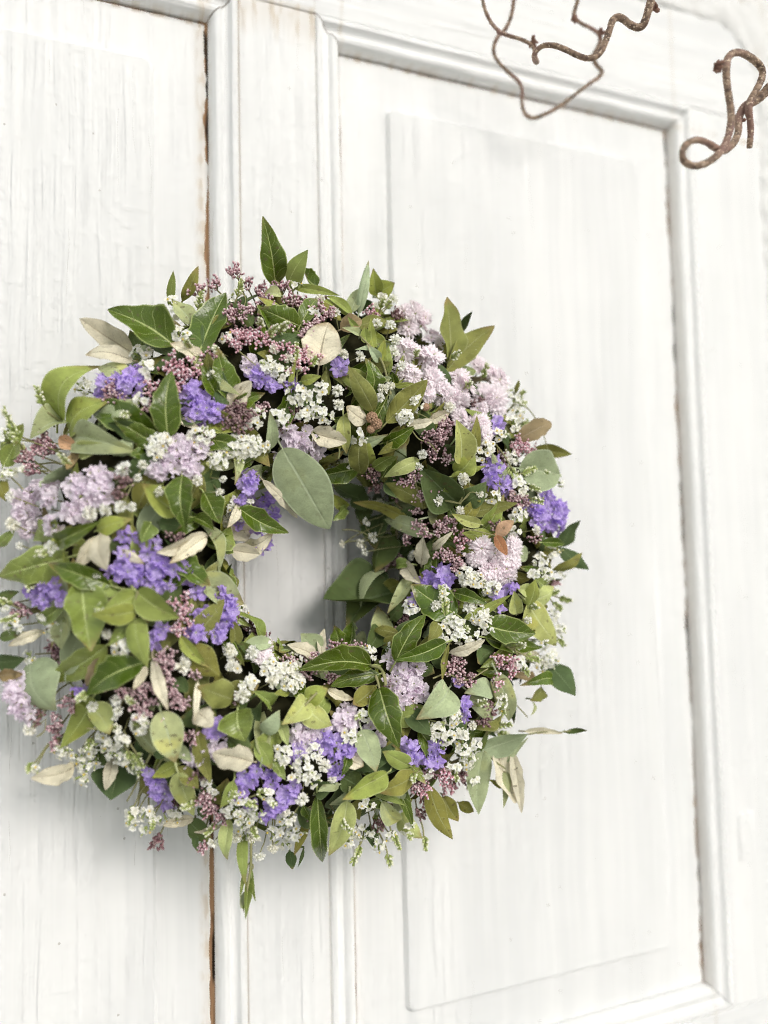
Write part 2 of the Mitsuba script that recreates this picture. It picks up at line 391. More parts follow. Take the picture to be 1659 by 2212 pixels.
e -892,-758,1026 -911,-912,808 -1,-82,58 110 9
o -560,-847,-1448 -721,-821,-1249 3,-99,15 96 9
l 10,-369,-141 -65,-204,43 -73,34,-60 122 9
e -446,-534,1265 -617,-400,1331 22,-18,96 100 9
o -1278,-599,-624 -1440,-846,-591 83,-52,20 141 9
o 348,-819,-22 491,-874,178 -14,-98,-17 148 9
o -22,-561,-1844 -316,-687,-1818 19,-61,-77 108 9
g -682,-349,374 -489,-487,301 -21,21,-96 131 9
q 844,-551,278 1061,-483,36 75,-32,58 148 9
q -1046,-493,1226 -868,-687,1240 -38,-28,88 98 9
d 720,-496,-1217 839,-591,-987 79,-30,-53 141 9
d -1267,-853,-1389 -1137,-836,-1156 3,-100,5 101 9
e -855,-445,1335 -528,-346,1339 -6,17,98 106 9
q -1386,-621,-761 -1259,-936,-938 18,-43,89 98 9
g -1232,-411,-657 -1341,-582,-368 95,-16,26 95 9
q 110,-790,-1298 146,-854,-1535 10,-96,27 93 9
q 289,-261,928 481,-491,926 50,41,76 146 9
d 653,-214,314 918,-297,282 32,86,40 142 9
l -35,-441,-13 1,-240,-292 -98,18,0 143 9
o -904,-354,1232 -937,-621,1401 -13,54,83 112 9
o 52,-713,-654 249,-708,-386 -45,-82,34 106 9
e -131,-490,1273 -365,-727,1229 28,-43,86 125 9
o -692,-760,1139 -680,-862,930 -2,-90,44 95 9
d -613,-390,-1017 -482,-191,-1064 -24,37,90 96 9
e -1303,-623,-17 -1291,-613,-319 84,-55,2 149 9
g -900,-704,-1764 -668,-821,-1678 -24,-83,-50 99 9
l 512,-864,-688 267,-822,-636 -16,-99,4 92 9
g 1000,-354,-163 812,-140,-260 74,67,5 92 9
d -2260,-652,-335 -2330,-438,-494 -94,-33,-3 98 9
o -315,-399,-1955 -368,-706,-1875 19,-28,-94 147 9
e 931,-531,-105 1019,-718,-338 81,-27,52 139 9
o -871,-734,1048 -636,-813,1028 -26,-88,40 148 9
e -57,-620,1143 -86,-329,1254 38,-30,88 149 9
d -1396,-771,746 -1356,-918,489 -11,-87,48 141 9
g -2018,-662,405 -1800,-809,579 -66,-73,21 132 9
d -417,-466,400 -633,-683,315 37,0,-93 143 9
g -965,-708,360 -880,-475,273 37,-44,-82 116 9
o -1755,-653,578 -1703,-914,345 -40,-65,64 122 9
l -326,-714,507 -162,-756,335 -48,-84,-25 92 9
g -1414,-789,337 -1052,-792,310 -3,-95,-30 116 9
d -1396,-824,-1185 -1641,-855,-1240 14,-99,-5 130 9
o -1648,-786,155 -1364,-815,249 -4,-98,-19 123 9
o 889,-325,-660 1136,-590,-521 76,47,-45 113 9
o -1573,-782,-826 -1336,-809,-570 7,-98,-17 144 9
e -1197,-603,87 -1437,-744,-15 58,-74,-35 100 9
o -220,-604,135 -225,-650,400 -56,-81,-15 137 9
q -1006,-809,445 -909,-833,718 14,-98,-13 121 9
q -1908,-891,-506 -2075,-660,-560 -78,-61,-18 109 9
o -547,-693,-1328 -801,-814,-1097 50,-86,11 99 9
q -1129,-763,848 -1033,-782,1097 -26,-96,3 136 9
l -1792,-852,105 -1629,-777,180 34,-92,19 134 9
o -776,-209,-1090 -563,-450,-959 -1,47,88 121 9
d -2340,-467,-506 -2178,-337,-492 -62,78,-8 127 9
o -2279,-318,-174 -2337,-484,-407 -97,21,9 118 9
o -1251,-814,446 -1044,-720,223 16,-95,-25 144 9
o -176,-757,743 -96,-859,453 -20,-94,28 104 9
e -1526,-791,70 -1408,-849,256 11,-93,-36 119 9
o -223,-792,-1457 -433,-898,-1523 44,-90,5 129 9
l -634,-744,535 -303,-768,404 -25,-85,-47 93 9
g -2182,-648,-740 -2209,-716,-393 -71,-68,-19 145 9
o 232,-769,818 110,-657,1142 39,-81,43 135 9
q -382,-761,-1651 -661,-853,-1499 18,-95,-25 109 9
g -571,-605,358 -294,-811,431 -31,-66,-68 120 9
g -73,-601,-855 -3,-547,-504 -85,-48,24 97 9
q 887,-375,242 851,-679,281 94,-7,33 125 9
o -99,-701,-1694 165,-722,-1616 11,-80,-59 139 9
e 532,-834,90 340,-857,-162 2,-100,8 109 9
l -1078,-639,-869 -1277,-608,-626 62,-54,57 119 9
o -1376,-674,593 -1448,-917,847 3,-73,-69 124 9
d -1351,-718,-1546 -1490,-918,-1302 1,-78,-63 97 9
l 145,-366,1125 -46,-192,1149 49,43,76 125 9
q 357,-216,714 512,-325,1040 38,92,12 128 9
l -1435,-724,-247 -1273,-646,-113 58,-77,-26 142 9
d -159,-414,-851 -372,-530,-918 -33,6,94 90 9
e 89,-308,1125 173,-655,1088 44,1,90 90 9
e -357,-569,247 -446,-775,445 -23,-62,-75 140 9
e 667,-473,-1384 683,-257,-1303 76,18,-63 148 9
g -1486,-712,771 -1278,-963,607 -51,-72,47 94 9
g -783,-598,-949 -644,-717,-1114 18,-72,67 118 9
o -449,-651,-1074 -717,-516,-985 3,-52,86 137 9
q -1531,-752,366 -1192,-897,295 -41,-91,-8 130 9
d -1914,-774,-559 -1781,-850,-291 -18,-97,-18 102 9
q 369,-749,-530 378,-869,-757 -17,-88,45 109 9
o 443,-817,-491 751,-798,-490 6,-100,-2 111 9
e -1148,-492,159 -1272,-486,-113 90,-14,-42 131 9
d -1712,-707,410 -2035,-771,432 21,-94,28 123 9
e 96,-364,1074 323,-241,956 24,40,88 126 9
d -1752,-772,-1294 -1797,-573,-1572 -52,-73,-44 112 9
q 203,-604,1178 157,-513,1031 84,53,6 114 9
l -911,-403,-996 -710,-240,-1020 -8,23,97 96 9
d -1538,-340,-1584 -1413,-278,-1792 -83,42,-37 116 9
o 1026,-600,-434 826,-777,-326 66,-75,0 111 9
o -192,-406,171 -367,-439,296 -59,9,-80 98 9
o 338,-857,44 157,-756,-207 -35,-93,-12 99 9
o -1590,-741,552 -1442,-849,727 -48,-87,-13 106 9
e -1568,-765,593 -1392,-864,383 -22,-94,26 96 9
d 228,-845,-711 219,-808,-905 -24,-96,-17 144 9
l -938,-403,266 -734,-487,351 38,-2,-92 131 9
q -143,-834,-1420 2,-735,-1671 14,-95,-29 141 9
q -1557,-636,1010 -1584,-368,999 -59,-2,81 118 9
g 157,-455,1154 10,-266,1173 44,26,86 105 9
q -310,-840,666 -418,-756,388 -8,-96,-26 135 9
g 112,-684,-154 -40,-491,-117 -78,-57,-26 107 9
d 688,-184,343 820,-343,415 65,68,33 148 9
d -898,-761,-1793 -706,-619,-1981 -11,-74,-67 110 9
l -175,-594,129 -180,-374,181 -72,15,-68 148 9
d -2265,-356,-921 -2174,-263,-612 -82,57,7 129 9
o 121,-736,-867 -159,-816,-962 7,-86,51 117 9
o -433,-537,272 -617,-445,307 -24,-11,-97 125 9
o -816,-488,336 -1043,-606,154 68,-22,-71 96 9
d -112,-588,-757 29,-710,-624 -78,-54,33 117 9
q -1714,-151,836 -1920,-315,633 -77,54,35 131 9
o -1828,-823,-48 -1739,-864,171 -14,-98,-12 134 9
d -1120,-638,1167 -966,-834,955 -20,-79,58 117 9
o -878,-775,-1202 -673,-755,-1102 -11,-90,41 100 9
d -1436,-269,-1672 -1214,-311,-1941 -59,57,-57 125 9
g -253,-745,-1819 -145,-494,-1963 22,-56,-80 114 9
q 697,-372,-1249 824,-341,-1023 80,33,-50 118 9
o -766,-420,314 -558,-703,322 -15,-13,-98 142 9
g -1462,-689,-129 -1352,-753,-415 53,-76,37 113 9
g -1828,-786,347 -1996,-751,90 -38,-92,12 116 9
d 506,-662,547 561,-847,372 30,-60,74 126 9
q 896,-207,33 1008,-442,140 85,49,19 126 9
q -1672,-649,-1400 -1424,-893,-1334 -59,-71,-40 147 9
o 271,-750,304 291,-924,-9 -21,-86,47 118 9
e 152,-772,423 -13,-853,583 17,-94,-30 110 9
d -2053,-683,-887 -2058,-643,-1224 -71,-70,-8 100 9
o -1388,-280,1055 -1148,-321,1205 -38,52,76 121 9
e 501,-644,717 257,-696,917 54,-70,48 96 9
d 42,-427,-282 92,-182,-287 -98,20,-5 135 9
o 81,-261,-662 7,-354,-349 -82,58,-2 131 9
d -1603,-207,-1510 -1771,-431,-1569 -51,56,-65 114 9
e 169,-211,-1668 300,-374,-1742 38,62,-69 141 9
e -490,-693,1217 -700,-578,1345 12,-63,77 145 9
e -2038,-229,201 -2232,-412,283 -62,75,23 138 9
o -989,-410,-885 -732,-340,-970 25,23,94 120 9
d -2245,-359,-597 -2368,-481,-304 -93,20,-31 103 9
l -1393,-299,-259 -1208,-424,-60 78,45,-44 117 9
q -321,-705,-1067 -145,-606,-858 -39,-66,64 91 9
g 361,-243,835 549,-484,889 50,54,68 118 9
l -1334,-571,-357 -1214,-551,-575 82,-39,42 124 9
o -137,-788,513 -312,-742,273 -4,-99,-16 133 9
q 212,-648,-1488 497,-696,-1503 -16,-76,-63 124 9
d -1363,-784,511 -1406,-826,865 -8,-99,-12 116 9
g -1845,-698,-1199 -1628,-802,-1482 -59,-79,-16 149 9
d -2068,-552,-1058 -2018,-319,-1268 -92,-13,-36 124 9
d -1722,-798,-1148 -1486,-805,-1195 -6,-99,-16 109 9
d -1770,-725,693 -1829,-506,922 -59,-66,48 96 9
l -119,-801,827 -19,-890,604 -9,-94,33 143 9
o -342,-702,1118 -208,-517,1303 8,-73,68 116 9
d -615,-848,953 -735,-843,772 -4,-100,0 109 9
l -1955,-621,599 -1690,-673,762 -48,-67,56 107 9
d -1454,-786,-809 -1571,-839,-545 37,-93,-3 115 9
q 954,-404,-74 918,-444,250 99,11,12 125 9
q -73,-596,43 -45,-838,289 -51,-64,-57 110 9
o -1787,-776,-419 -1782,-917,-681 -3,-88,47 124 9
o -492,-657,793 -338,-972,859 -84,-47,-27 138 9
d -1443,-729,-457 -1296,-642,-250 63,-77,-12 102 9
d -61,-707,273 127,-846,120 -64,-76,-10 96 9
e -1253,-748,655 -1218,-863,390 4,-91,40 91 9
o 104,-643,-361 96,-770,-33 -66,-69,-28 134 9
d -26,-557,-1830 -101,-831,-1617 29,-64,-72 129 9
q -253,-557,-1701 -140,-718,-2054 -23,-91,34 105 9
l -771,-430,1322 -667,-151,1271 -15,23,96 106 9
l 306,-388,-1667 164,-146,-1592 51,51,-69 126 9
e 111,-349,-158 -164,-400,78 -65,34,-68 125 9
o -413,-769,430 -528,-824,671 -13,-95,-28 146 9
o -595,-703,-1784 -448,-564,-2000 -10,-80,-59 132 9
o 879,-275,197 1005,-316,-61 80,51,31 146 9
g -214,-548,186 -194,-860,373 -43,-48,-76 141 9
l -1252,-356,-621 -1090,-323,-782 63,34,70 144 9
o -76,-657,-790 -138,-834,-1068 -35,-75,56 100 9
l -928,-466,-927 -990,-712,-891 60,-4,80 149 9
e -1559,-415,979 -1776,-451,896 -37,11,92 123 9
g -1798,-233,687 -2002,-431,645 -62,52,59 142 9
l -1640,-848,-565 -1633,-746,-283 26,-91,33 108 9
d -1654,-746,-1309 -1630,-722,-1622 -45,-89,-10 111 9
g 671,-782,-38 901,-657,129 44,-89,6 119 9
g -1517,-769,83 -1301,-768,249 23,-93,-29 110 9
e 336,-753,610 323,-914,404 20,-78,59 94 9
d -1914,-673,596 -1866,-577,802 -68,-59,44 104 9
d -1796,-360,-1520 -1851,-200,-1359 -60,46,-66 114 9
o 942,-535,-478 1107,-337,-505 76,-64,-4 93 9
o -1771,-413,825 -2000,-401,614 -66,15,73 94 9
o -1829,-343,729 -1914,-156,503 -55,53,65 111 9
l -1213,-767,266 -1415,-851,355 28,-93,-25 100 9
l 576,-782,-874 277,-899,-1058 33,-94,6 138 9
q -950,-671,-1094 -808,-857,-1312 -3,-77,64 103 9
g 650,-636,-1167 763,-704,-963 54,-66,-52 140 9
q 100,-639,-147 267,-886,-325 -76,-63,16 120 9
d 136,-828,380 -47,-700,143 -30,-92,-26 124 9
o -514,-746,1104 -178,-760,1150 -11,-85,51 96 9
d 197,-698,993 175,-487,1174 46,-55,69 92 9
l -2327,-421,-110 -2250,-668,-204 -94,-33,9 134 9
o -1377,-764,-1162 -1151,-831,-1067 -29,-96,2 144 9
d -525,-393,405 -777,-297,312 42,25,-87 131 9
l -173,-297,-1820 -310,-451,-1983 41,47,-78 112 9
d -1460,-691,960 -1758,-747,757 -26,-76,60 104 9
g -1575,-855,592 -1710,-741,387 -44,-88,-20 100 9
l 769,-602,511 743,-736,330 67,-64,38 130 9
g -276,-870,1002 -424,-747,748 -23,-92,-31 144 9
o -1382,-438,1088 -1652,-557,995 -30,-7,95 147 9
o -1444,-762,-924 -1370,-852,-1167 5,-93,36 138 9
e -315,-829,-1349 -67,-858,-1285 -13,-99,6 133 9
o 367,-743,-1337 522,-834,-1162 12,-83,-54 121 9
o -1319,-315,29 -1077,-353,133 41,51,-76 146 9
e 508,-685,474 239,-886,620 61,-79,3 119 9
q 880,-645,-377 886,-685,-723 72,-69,9 105 9
d 734,-769,-661 529,-819,-639 23,-97,-6 138 9
l 252,-301,-1590 581,-204,-1480 12,54,-83 149 9
d 940,-467,-531 956,-721,-371 93,-15,-32 119 9
g 559,-465,-1399 409,-329,-1614 84,7,-54 92 9
d 861,-290,82 861,-325,327 84,53,8 123 9
d -1698,-732,494 -1709,-874,237 -16,-86,48 119 9
l 466,-481,891 464,-243,812 65,24,72 96 9
d -489,-818,-1632 -186,-789,-1492 15,-98,-14 137 9
l 482,-397,-1457 331,-74,-1596 87,21,-45 90 9
o -788,-607,-990 -944,-327,-929 32,-3,95 148 9
g -229,-794,594 -206,-835,836 -3,-99,-16 147 9
g -8,-773,-84 262,-657,-3 38,-92,4 130 9
l 25,-528,-580 -170,-434,-791 -76,-16,63 119 9
d 161,-598,1111 138,-818,888 35,-69,64 147 9
g 531,-732,-114 172,-868,-132 36,-93,-2 119 9
o 236,-750,-1413 522,-769,-1383 -1,-89,-45 98 9
d 131,-668,-203 39,-694,-512 -68,-69,26 130 9
l -568,-585,-1050 -324,-563,-948 -31,-44,84 92 9
g 65,-456,1139 -97,-615,1188 47,-21,86 140 9
e 830,-671,-43 1020,-552,-153 62,-74,28 94 9
g 650,-427,572 865,-528,448 53,9,84 94 9
d 920,-499,262 989,-287,49 92,9,39 135 9
o -1225,-626,-820 -904,-652,-931 22,-59,78 106 9
o -1443,-607,1006 -1291,-464,1226 -58,-44,69 120 9
d -1745,-747,323 -1753,-810,590 -29,-93,-23 127 9
d -578,-336,-1927 -785,-433,-2062 35,42,-84 126 9
d 251,-706,817 491,-735,667 23,-82,52 109 9
o -1974,-763,149 -1855,-888,-136 -33,-91,26 122 9
l -697,-552,412 -960,-688,326 48,-46,-74 138 9
d 428,-812,-146 518,-879,-378 -14,-96,23 126 9
o -2209,-607,-664 -2001,-809,-539 -64,-75,-14 137 9
e -126,-343,-754 -27,-479,-469 -91,16,39 128 9
o 695,-585,-900 703,-892,-845 80,-9,-60 98 9
o -586,-785,1152 -805,-597,1315 -5,-69,72 114 9
o -974,-566,305 -811,-793,503 12,-60,-79 141 9
g 25,-420,-465 -19,-622,-621 -90,-12,42 136 9
e -1338,-445,1085 -1573,-679,1028 -16,-8,98 121 9
d -1043,-839,810 -773,-782,927 12,-97,19 107 9
d -2247,-312,-549 -2312,-322,-293 -88,44,-20 122 9
q -2029,-775,-704 -2109,-607,-941 -64,-71,-29 98 9
o -1428,-852,-1172 -1459,-755,-1449 -14,-94,-31 120 9
q -307,-439,1260 -83,-550,1212 16,-11,98 102 9
e -2125,-527,-523 -2275,-650,-806 -77,-32,55 112 9
q -540,-753,546 -299,-901,721 -26,-88,-39 145 9
d -2113,-547,-1109 -1983,-469,-1336 -82,-19,-54 96 9
g -348,-444,-926 -359,-181,-923 -42,-3,91 136 9
d -1430,-835,505 -1693,-785,465 -20,-98,7 142 9
d -295,-688,385 -33,-786,215 -53,-77,-37 98 9
q 189,-757,71 316,-795,-174 -37,-93,-5 95 9
o -2250,-422,-436 -2252,-125,-528 -99,2,10 96 9
o -1720,-726,-499 -1589,-888,-714 -12,-83,55 117 9
d -1783,-832,-691 -1588,-851,-421 3,-100,-9 131 9
o -614,-313,1248 -910,-475,1335 11,31,95 90 9
e -1593,-791,-103 -1902,-839,-48 15,-99,-3 138 9
g 947,-389,-166 893,-207,100 92,38,-7 105 9
o 537,-779,-209 524,-850,-428 5,-95,30 93 9
e -843,-418,266 -821,-641,291 28,-8,-96 102 9
d -1736,-498,1018 -1689,-369,888 -63,65,42 122 9
g -902,-528,-1002 -1028,-349,-826 69,-20,70 125 9
g -814,-674,-1099 -1080,-818,-1045 49,-72,49 139 9
q -458,-723,-1840 -242,-747,-1790 5,-80,-60 117 9
e -871,-532,-1910 -1107,-244,-2008 14,-22,-97 109 9
q 343,-776,-567 481,-852,-823 -16,-97,21 115 9
d -1536,-758,829 -1441,-643,1116 -41,-79,45 147 9
o -1223,-473,-666 -1336,-659,-528 90,-33,29 140 9
d -436,-795,-1210 -323,-887,-1507 -9,-96,27 108 9
g -2221,-407,-735 -2126,-255,-877 -91,36,-22 98 9
g -1956,-816,84 -2140,-662,-100 -63,-77,-2 135 9
o 229,-752,274 286,-941,556 -9,-84,-54 107 9
l -926,-454,329 -1063,-582,163 79,-5,-61 124 9
q -1193,-564,103 -1004,-695,253 36,-43,-83 91 9
l 556,-709,596 619,-809,387 38,-78,49 135 9
d -1237,-471,1159 -958,-534,1390 -65,-11,75 99 9
d 882,-282,92 1080,-406,-100 74,52,43 134 9
o 398,-803,-175 545,-888,-377 -23,-95,23 115 9
o 66,-587,-295 193,-856,-341 -90,-43,6 132 9
o -1228,-296,-1856 -1200,-644,-1858 -36,-2,-93 142 9
o 841,-651,-208 718,-925,-262 88,-43,18 129 9
o -2126,-434,289 -2126,-410,581 -100,6,0 143 9
d -2165,-312,281 -2180,-202,19 -77,58,28 139 9
d -1269,-450,-1950 -1009,-253,-1868 -9,48,-87 134 9
g -954,-519,236 -685,-451,311 29,-11,-95 121 9
d -826,-313,324 -1067,-504,211 37,8,-93 145 9
l -103,-797,522 153,-833,704 -9,-99,-6 110 9
g -1282,-665,366 -1280,-887,100 58,-62,52 121 9
e 225,-761,-562 85,-801,-769 -29,-88,37 149 9
g -490,-514,299 -502,-220,372 -20,23,-95 92 9
e -129,-797,972 -302,-884,704 12,-96,24 98 9
o -2152,-214,-781 -2226,-438,-995 -84,49,-23 98 9
o -1513,-831,-495 -1451,-764,-789 43,-90,-11 148 9
d -671,-641,-1894 -618,-850,-1630 -3,-79,-62 134 9
g 424,-730,580 549,-653,774 32,-93,16 143 9
e 531,-708,524 895,-610,501 26,-84,49 130 9
q -2117,-271,-899 -2265,-443,-668 -89,36,-30 96 9
o 22,-348,-563 -23,-579,-488 -95,25,21 90 9
e -2151,-571,-1037 -1959,-639,-1244 -71,-51,-49 102 9
o -1742,-204,-1398 -1999,-414,-1425 -47,65,-59 91 9
d 375,-263,-1665 367,-198,-1436 51,83,-22 132 9
q -369,-314,272 -314,-551,265 -42,-7,-91 121 9
o -9,-550,76 -286,-556,223 -43,-38,-82 123 9
d -1390,-261,-1724 -1145,-222,-1761 -21,69,-69 134 9
o -1827,-827,364 -1724,-779,125 -5,-97,-22 131 9
q 625,-756,404 712,-539,614 64,-65,41 142 9
o -445,-620,333 -276,-491,266 -19,-24,-95 124 9
d -2014,-708,-776 -2061,-669,-1051 -59,-81,-2 102 9
l -1635,-512,994 -1493,-354,1133 -66,-6,75 120 9
g -18,-647,-808 101,-835,-901 -62,-62,48 112 9
e -1507,-796,-767 -1277,-644,-579 44,-88,17 97 9
d -165,-816,-1240 -300,-813,-1519 -3,-100,1 120 9
d -180,-527,1294 -469,-339,1330 17,7,98 147 9
e -1277,-565,-554 -1356,-692,-302 86,-51,2 143 9
e 951,-429,-166 1011,-617,-369 95,-3,31 140 9
d -1810,-294,-1449 -1635,-457,-1627 -59,22,-78 108 9
d 806,-502,-1199 722,-705,-1123 75,-48,-45 145 9
l -335,-356,231 -499,-566,282 -31,2,-95 122 9
o -2055,-515,265 -2059,-751,411 -100,-1,-5 102 9
l -1851,-881,-200 -1775,-748,-372 20,-81,-55 129 9
g 176,-639,-1719 275,-744,-1546 37,-69,-62 141 9
o -1095,-331,-1839 -1373,-410,-1836 -11,37,-92 145 9
o -1054,-553,-901 -1109,-208,-785 74,-11,66 147 9
o -1014,-817,882 -754,-865,878 -18,-98,13 105 9
d -1268,-808,-1686 -1107,-788,-1552 20,-98,-9 131 9
o 137,-145,932 255,-317,1102 33,77,55 134 9
d -153,-488,1203 -437,-527,1315 38,-19,91 122 9
d -1130,-794,847 -840,-856,1037 -28,-95,11 146 9
o -462,-795,703 -704,-829,810 8,-99,-14 99 9
l -242,-791,997 -420,-866,881 19,-93,31 131 9
q -1441,-724,-403 -1464,-814,-680 49,-84,23 135 9
g -2014,-275,-442 -2381,-261,-569 -6,96,28 109 9
o 253,-725,-592 -65,-665,-670 -26,-90,36 135 9
q -452,-426,290 -512,-130,371 -14,23,-96 122 9
q 263,-751,-265 128,-808,8 -34,-87,-35 113 9
o -1350,-534,-279 -1283,-705,-462 84,-21,50 142 9
o 177,-454,-1803 424,-321,-1607 54,20,-82 136 9
l -2238,-212,-165 -2341,-462,-384 -93,36,3 112 9
q 228,-658,-1666 -30,-591,-1875 43,-56,-71 123 9
d -1549,-272,-1599 -1534,-514,-1865 -62,56,-55 128 9
o 566,-654,373 439,-917,365 86,-43,27 112 9
d -524,-543,1287 -230,-343,1356 -12,-17,98 131 9
e -528,-442,282 -864,-479,308 -7,-5,-100 122 9
d -179,-462,108 -62,-414,-65 -83,4,-55 90 9
d 217,-419,-1761 463,-522,-1608 52,-4,-86 104 9
d 549,-449,663 567,-454,1011 100,1,-5 124 9
d -2226,-611,-302 -2312,-344,-219 -95,-30,-2 139 9
o 1081,-421,-414 936,-254,-408 76,65,-4 146 9
o -1117,-243,1021 -1439,-202,1204 36,81,46 94 9
q 846,-340,254 842,-296,496 92,38,-6 126 9
q -1722,-791,-161 -1420,-775,-85 9,-99,-13 98 9
o -1574,-755,-75 -1497,-830,237 21,-94,-28 120 9
q -1415,-686,-59 -1670,-880,6 57,-80,-17 144 9
o -1335,-612,-1785 -1323,-748,-1593 -30,-79,-54 131 9
g -1854,-384,851 -1678,-681,931 -68,-22,70 116 9
q -1197,-763,-1622 -1315,-673,-1849 -11,-94,-32 108 9
o -845,-273,-1009 -1006,-536,-867 44,20,87 93 9
o -76,-734,282 -172,-562,134 -50,-71,-50 111 9
d -228,-651,-928 -6,-718,-748 -57,-68,46 146 9
g 666,-626,602 626,-802,429 59,-63,51 118 9
d -1273,-483,-678 -1045,-266,-855 56,8,82 136 9
e -2231,-589,-290 -2313,-321,-352 -96,-28,6 128 9
q -1560,-732,762 -1342,-780,889 -37,-88,30 92 9
d -1634,-796,121 -1536,-797,-144 18,-98,7 125 9
l -956,-462,319 -714,-351,306 -5,0,-100 116 9
o -705,-692,1254 -539,-472,1371 -2,-46,89 120 9
g -626,-260,1244 -858,-204,1261 20,62,76 106 9
d 5,-561,-539 32,-817,-769 -68,-53,51 90 9
l 930,-570,58 883,-686,-168 79,-60,14 119 9
q 158,-478,-319 -35,-701,-485 -68,4,73 94 9
d -2073,-744,77 -1865,-774,180 -25,-94,22 147 9
d 155,-442,-1790 -23,-324,-1886 54,14,-83 108 9
l -199,-359,-851 -49,-363,-702 -67,32,67 127 9
g -94,-791,804 -226,-900,550 17,-94,31 92 9
d 408,-753,614 626,-793,482 12,-87,47 135 9
d 907,-602,-84 1041,-366,-122 86,-46,20 119 9
d -1280,-464,-610 -1270,-684,-360 98,-11,-14 116 9
l 639,-776,-346 691,-813,-110 21,-96,-20 134 9
o -1250,-791,432 -1383,-834,630 10,-98,-14 106 9
l -295,-807,-1182 -345,-622,-984 -25,-74,63 120 9
l -1355,-682,-438 -1221,-535,-572 82,-52,25 102 9
o 37,-278,-724 -2,-335,-456 -81,59,1 127 9
d -981,-265,-1938 -1099,-533,-1877 -36,-6,-93 118 9
l 327,-750,-227 469,-933,53 -32,-86,-40 144 9
q -238,-609,350 -33,-729,138 -71,-62,-34 103 9
o -388,-724,-1795 -595,-828,-1743 27,-80,-53 127 9
o -595,-387,-1055 -546,-713,-971 -21,22,95 124 9
q -296,-428,-1904 -70,-605,-1873 7,-8,-99 129 9
q -1332,-512,-167 -1353,-669,-365 94,-32,15 134 9
d -53,-790,-1040 -318,-680,-905 -17,-90,40 115 9
o -1992,-752,-587 -1777,-922,-537 -60,-79,-13 91 9
q -1860,-519,853 -1705,-773,737 -57,-60,56 101 9
o -1088,-637,306 -766,-627,381 20,-61,-76 148 9
d -1154,-721,-1021 -1287,-792,-794 58,-81,9 104 9
e 427,-770,-43 558,-860,-296 -15,-95,26 112 9
d 61,-811,-1410 230,-772,-1606 6,-99,-15 139 9
g -766,-431,-957 -1011,-254,-899 42,31,85 134 9
o -1452,-797,-940 -1565,-832,-1201 5,-99,11 122 9
q -1801,-336,-1525 -1578,-191,-1580 -53,58,-62 149 9
o -40,-310,-635 78,-245,-359 -81,54,22 99 9
o -921,-272,1217 -1088,-464,1279 -12,40,91 124 9
o -1285,-453,-383 -1221,-542,-581 93,-11,35 127 9
o -1179,-633,195 -1387,-841,266 57,-71,-41 117 9
o 826,-314,244 964,-372,71 77,45,46 127 9
o -1761,-457,864 -1666,-699,852 -67,-30,68 98 9
d 363,-790,622 612,-751,565 22,-91,35 96 9
d -804,-666,1234 -882,-851,1033 -1,-73,68 92 9
o -360,-594,1209 -156,-689,1155 -3,-55,84 96 9
e -1484,-798,474 -1201,-880,429 -29,-96,-6 134 9
l -1421,-626,-670 -1146,-670,-742 7,-71,70 93 9
l -2221,-625,-359 -2287,-466,-182 -93,-38,-1 99 9
d -114,-531,-924 -308,-766,-957 2,-15,99 134 9
o 925,-528,-31 835,-745,108 93,-38,2 114 9
d 768,-386,-1233 661,-513,-1391 82,2,-57 122 9
o -1830,-852,-197 -2044,-804,-119 -21,-98,2 141 9
d -134,-360,-804 -28,-292,-534 -90,36,26 100 9
d -1638,-740,-351 -1844,-887,-525 39,-88,28 93 9
d -47,-437,-75 -56,-720,-6 -85,-10,-51 90 9
l -1348,-288,-329 -1255,-302,-539 80,51,32 123 9
o -877,-446,283 -561,-585,317 3,-18,-98 131 9
d -99,-758,872 207,-819,738 -4,-94,34 137 9
q 54,-687,-527 89,-651,-262 -74,-65,18 93 9
g -2316,-679,116 -2122,-455,177 -62,34,70 125 9
l -1659,-661,-1580 -1651,-803,-1334 -40,-80,-45 149 9
o -299,-586,1199 -91,-796,1030 2,-61,79 139 9
d -792,-629,375 -1021,-582,291 20,-51,-83 134 9
o -1556,-792,-659 -1772,-836,-876 12,-99,9 107 9
d 288,-634,-1434 605,-492,-1597 11,-84,-53 119 9
d 113,-760,307 352,-867,382 -37,-92,-14 132 9
e -620,-850,808 -373,-837,688 1,-100,-10 128 9
o -726,-617,1280 -494,-423,1388 -13,-36,92 146 9
o -153,-170,1163 -283,-424,1330 21,46,86 129 9
g -819,-498,341 -1073,-606,230 49,-33,-81 115 9
o -627,-618,508 -872,-689,317 58,-64,-51 143 9
o -979,-657,1106 -764,-815,1093 -46,-67,58 112 9
l -278,-516,232 -371,-320,290 -44,5,-90 109 9
o -1610,-677,-1644 -1398,-654,-1680 -5,-66,-75 104 9
g -1338,-615,1019 -1576,-653,993 1,-60,80 123 9
q 566,-812,-1080 268,-849,-1081 12,-98,-13 116 9
q -1047,-665,1231 -1031,-825,999 -15,-82,55 137 9
o -132,-509,-736 21,-401,-571 -76,8,65 139 9
o -1666,-599,-1494 -1732,-410,-1742 -63,-69,-36 129 9
o -1594,-683,738 -1822,-621,850 -7,-92,38 122 9
d 681,-573,650 547,-850,485 63,-60,50 124 9
q 313,-720,-1467 117,-695,-1636 33,-79,-51 125 9
l 159,-655,991 70,-525,1159 47,-56,68 132 9
g -1158,-913,-1453 -1128,-778,-1187 7,-89,44 94 9
d -2156,-397,253 -2129,-154,18 -80,46,38 114 9
l -517,-187,-1773 -654,-338,-2011 16,79,-59 139 9
q 787,-725,-804 677,-854,-589 48,-84,-25 126 9
e -2175,-611,-249 -2065,-902,-282 -93,-36,11 112 9
o -302,-755,895 -11,-824,915 -24,-94,26 146 9
g -1981,-376,-1257 -1851,-291,-1493 -88,31,-37 131 9
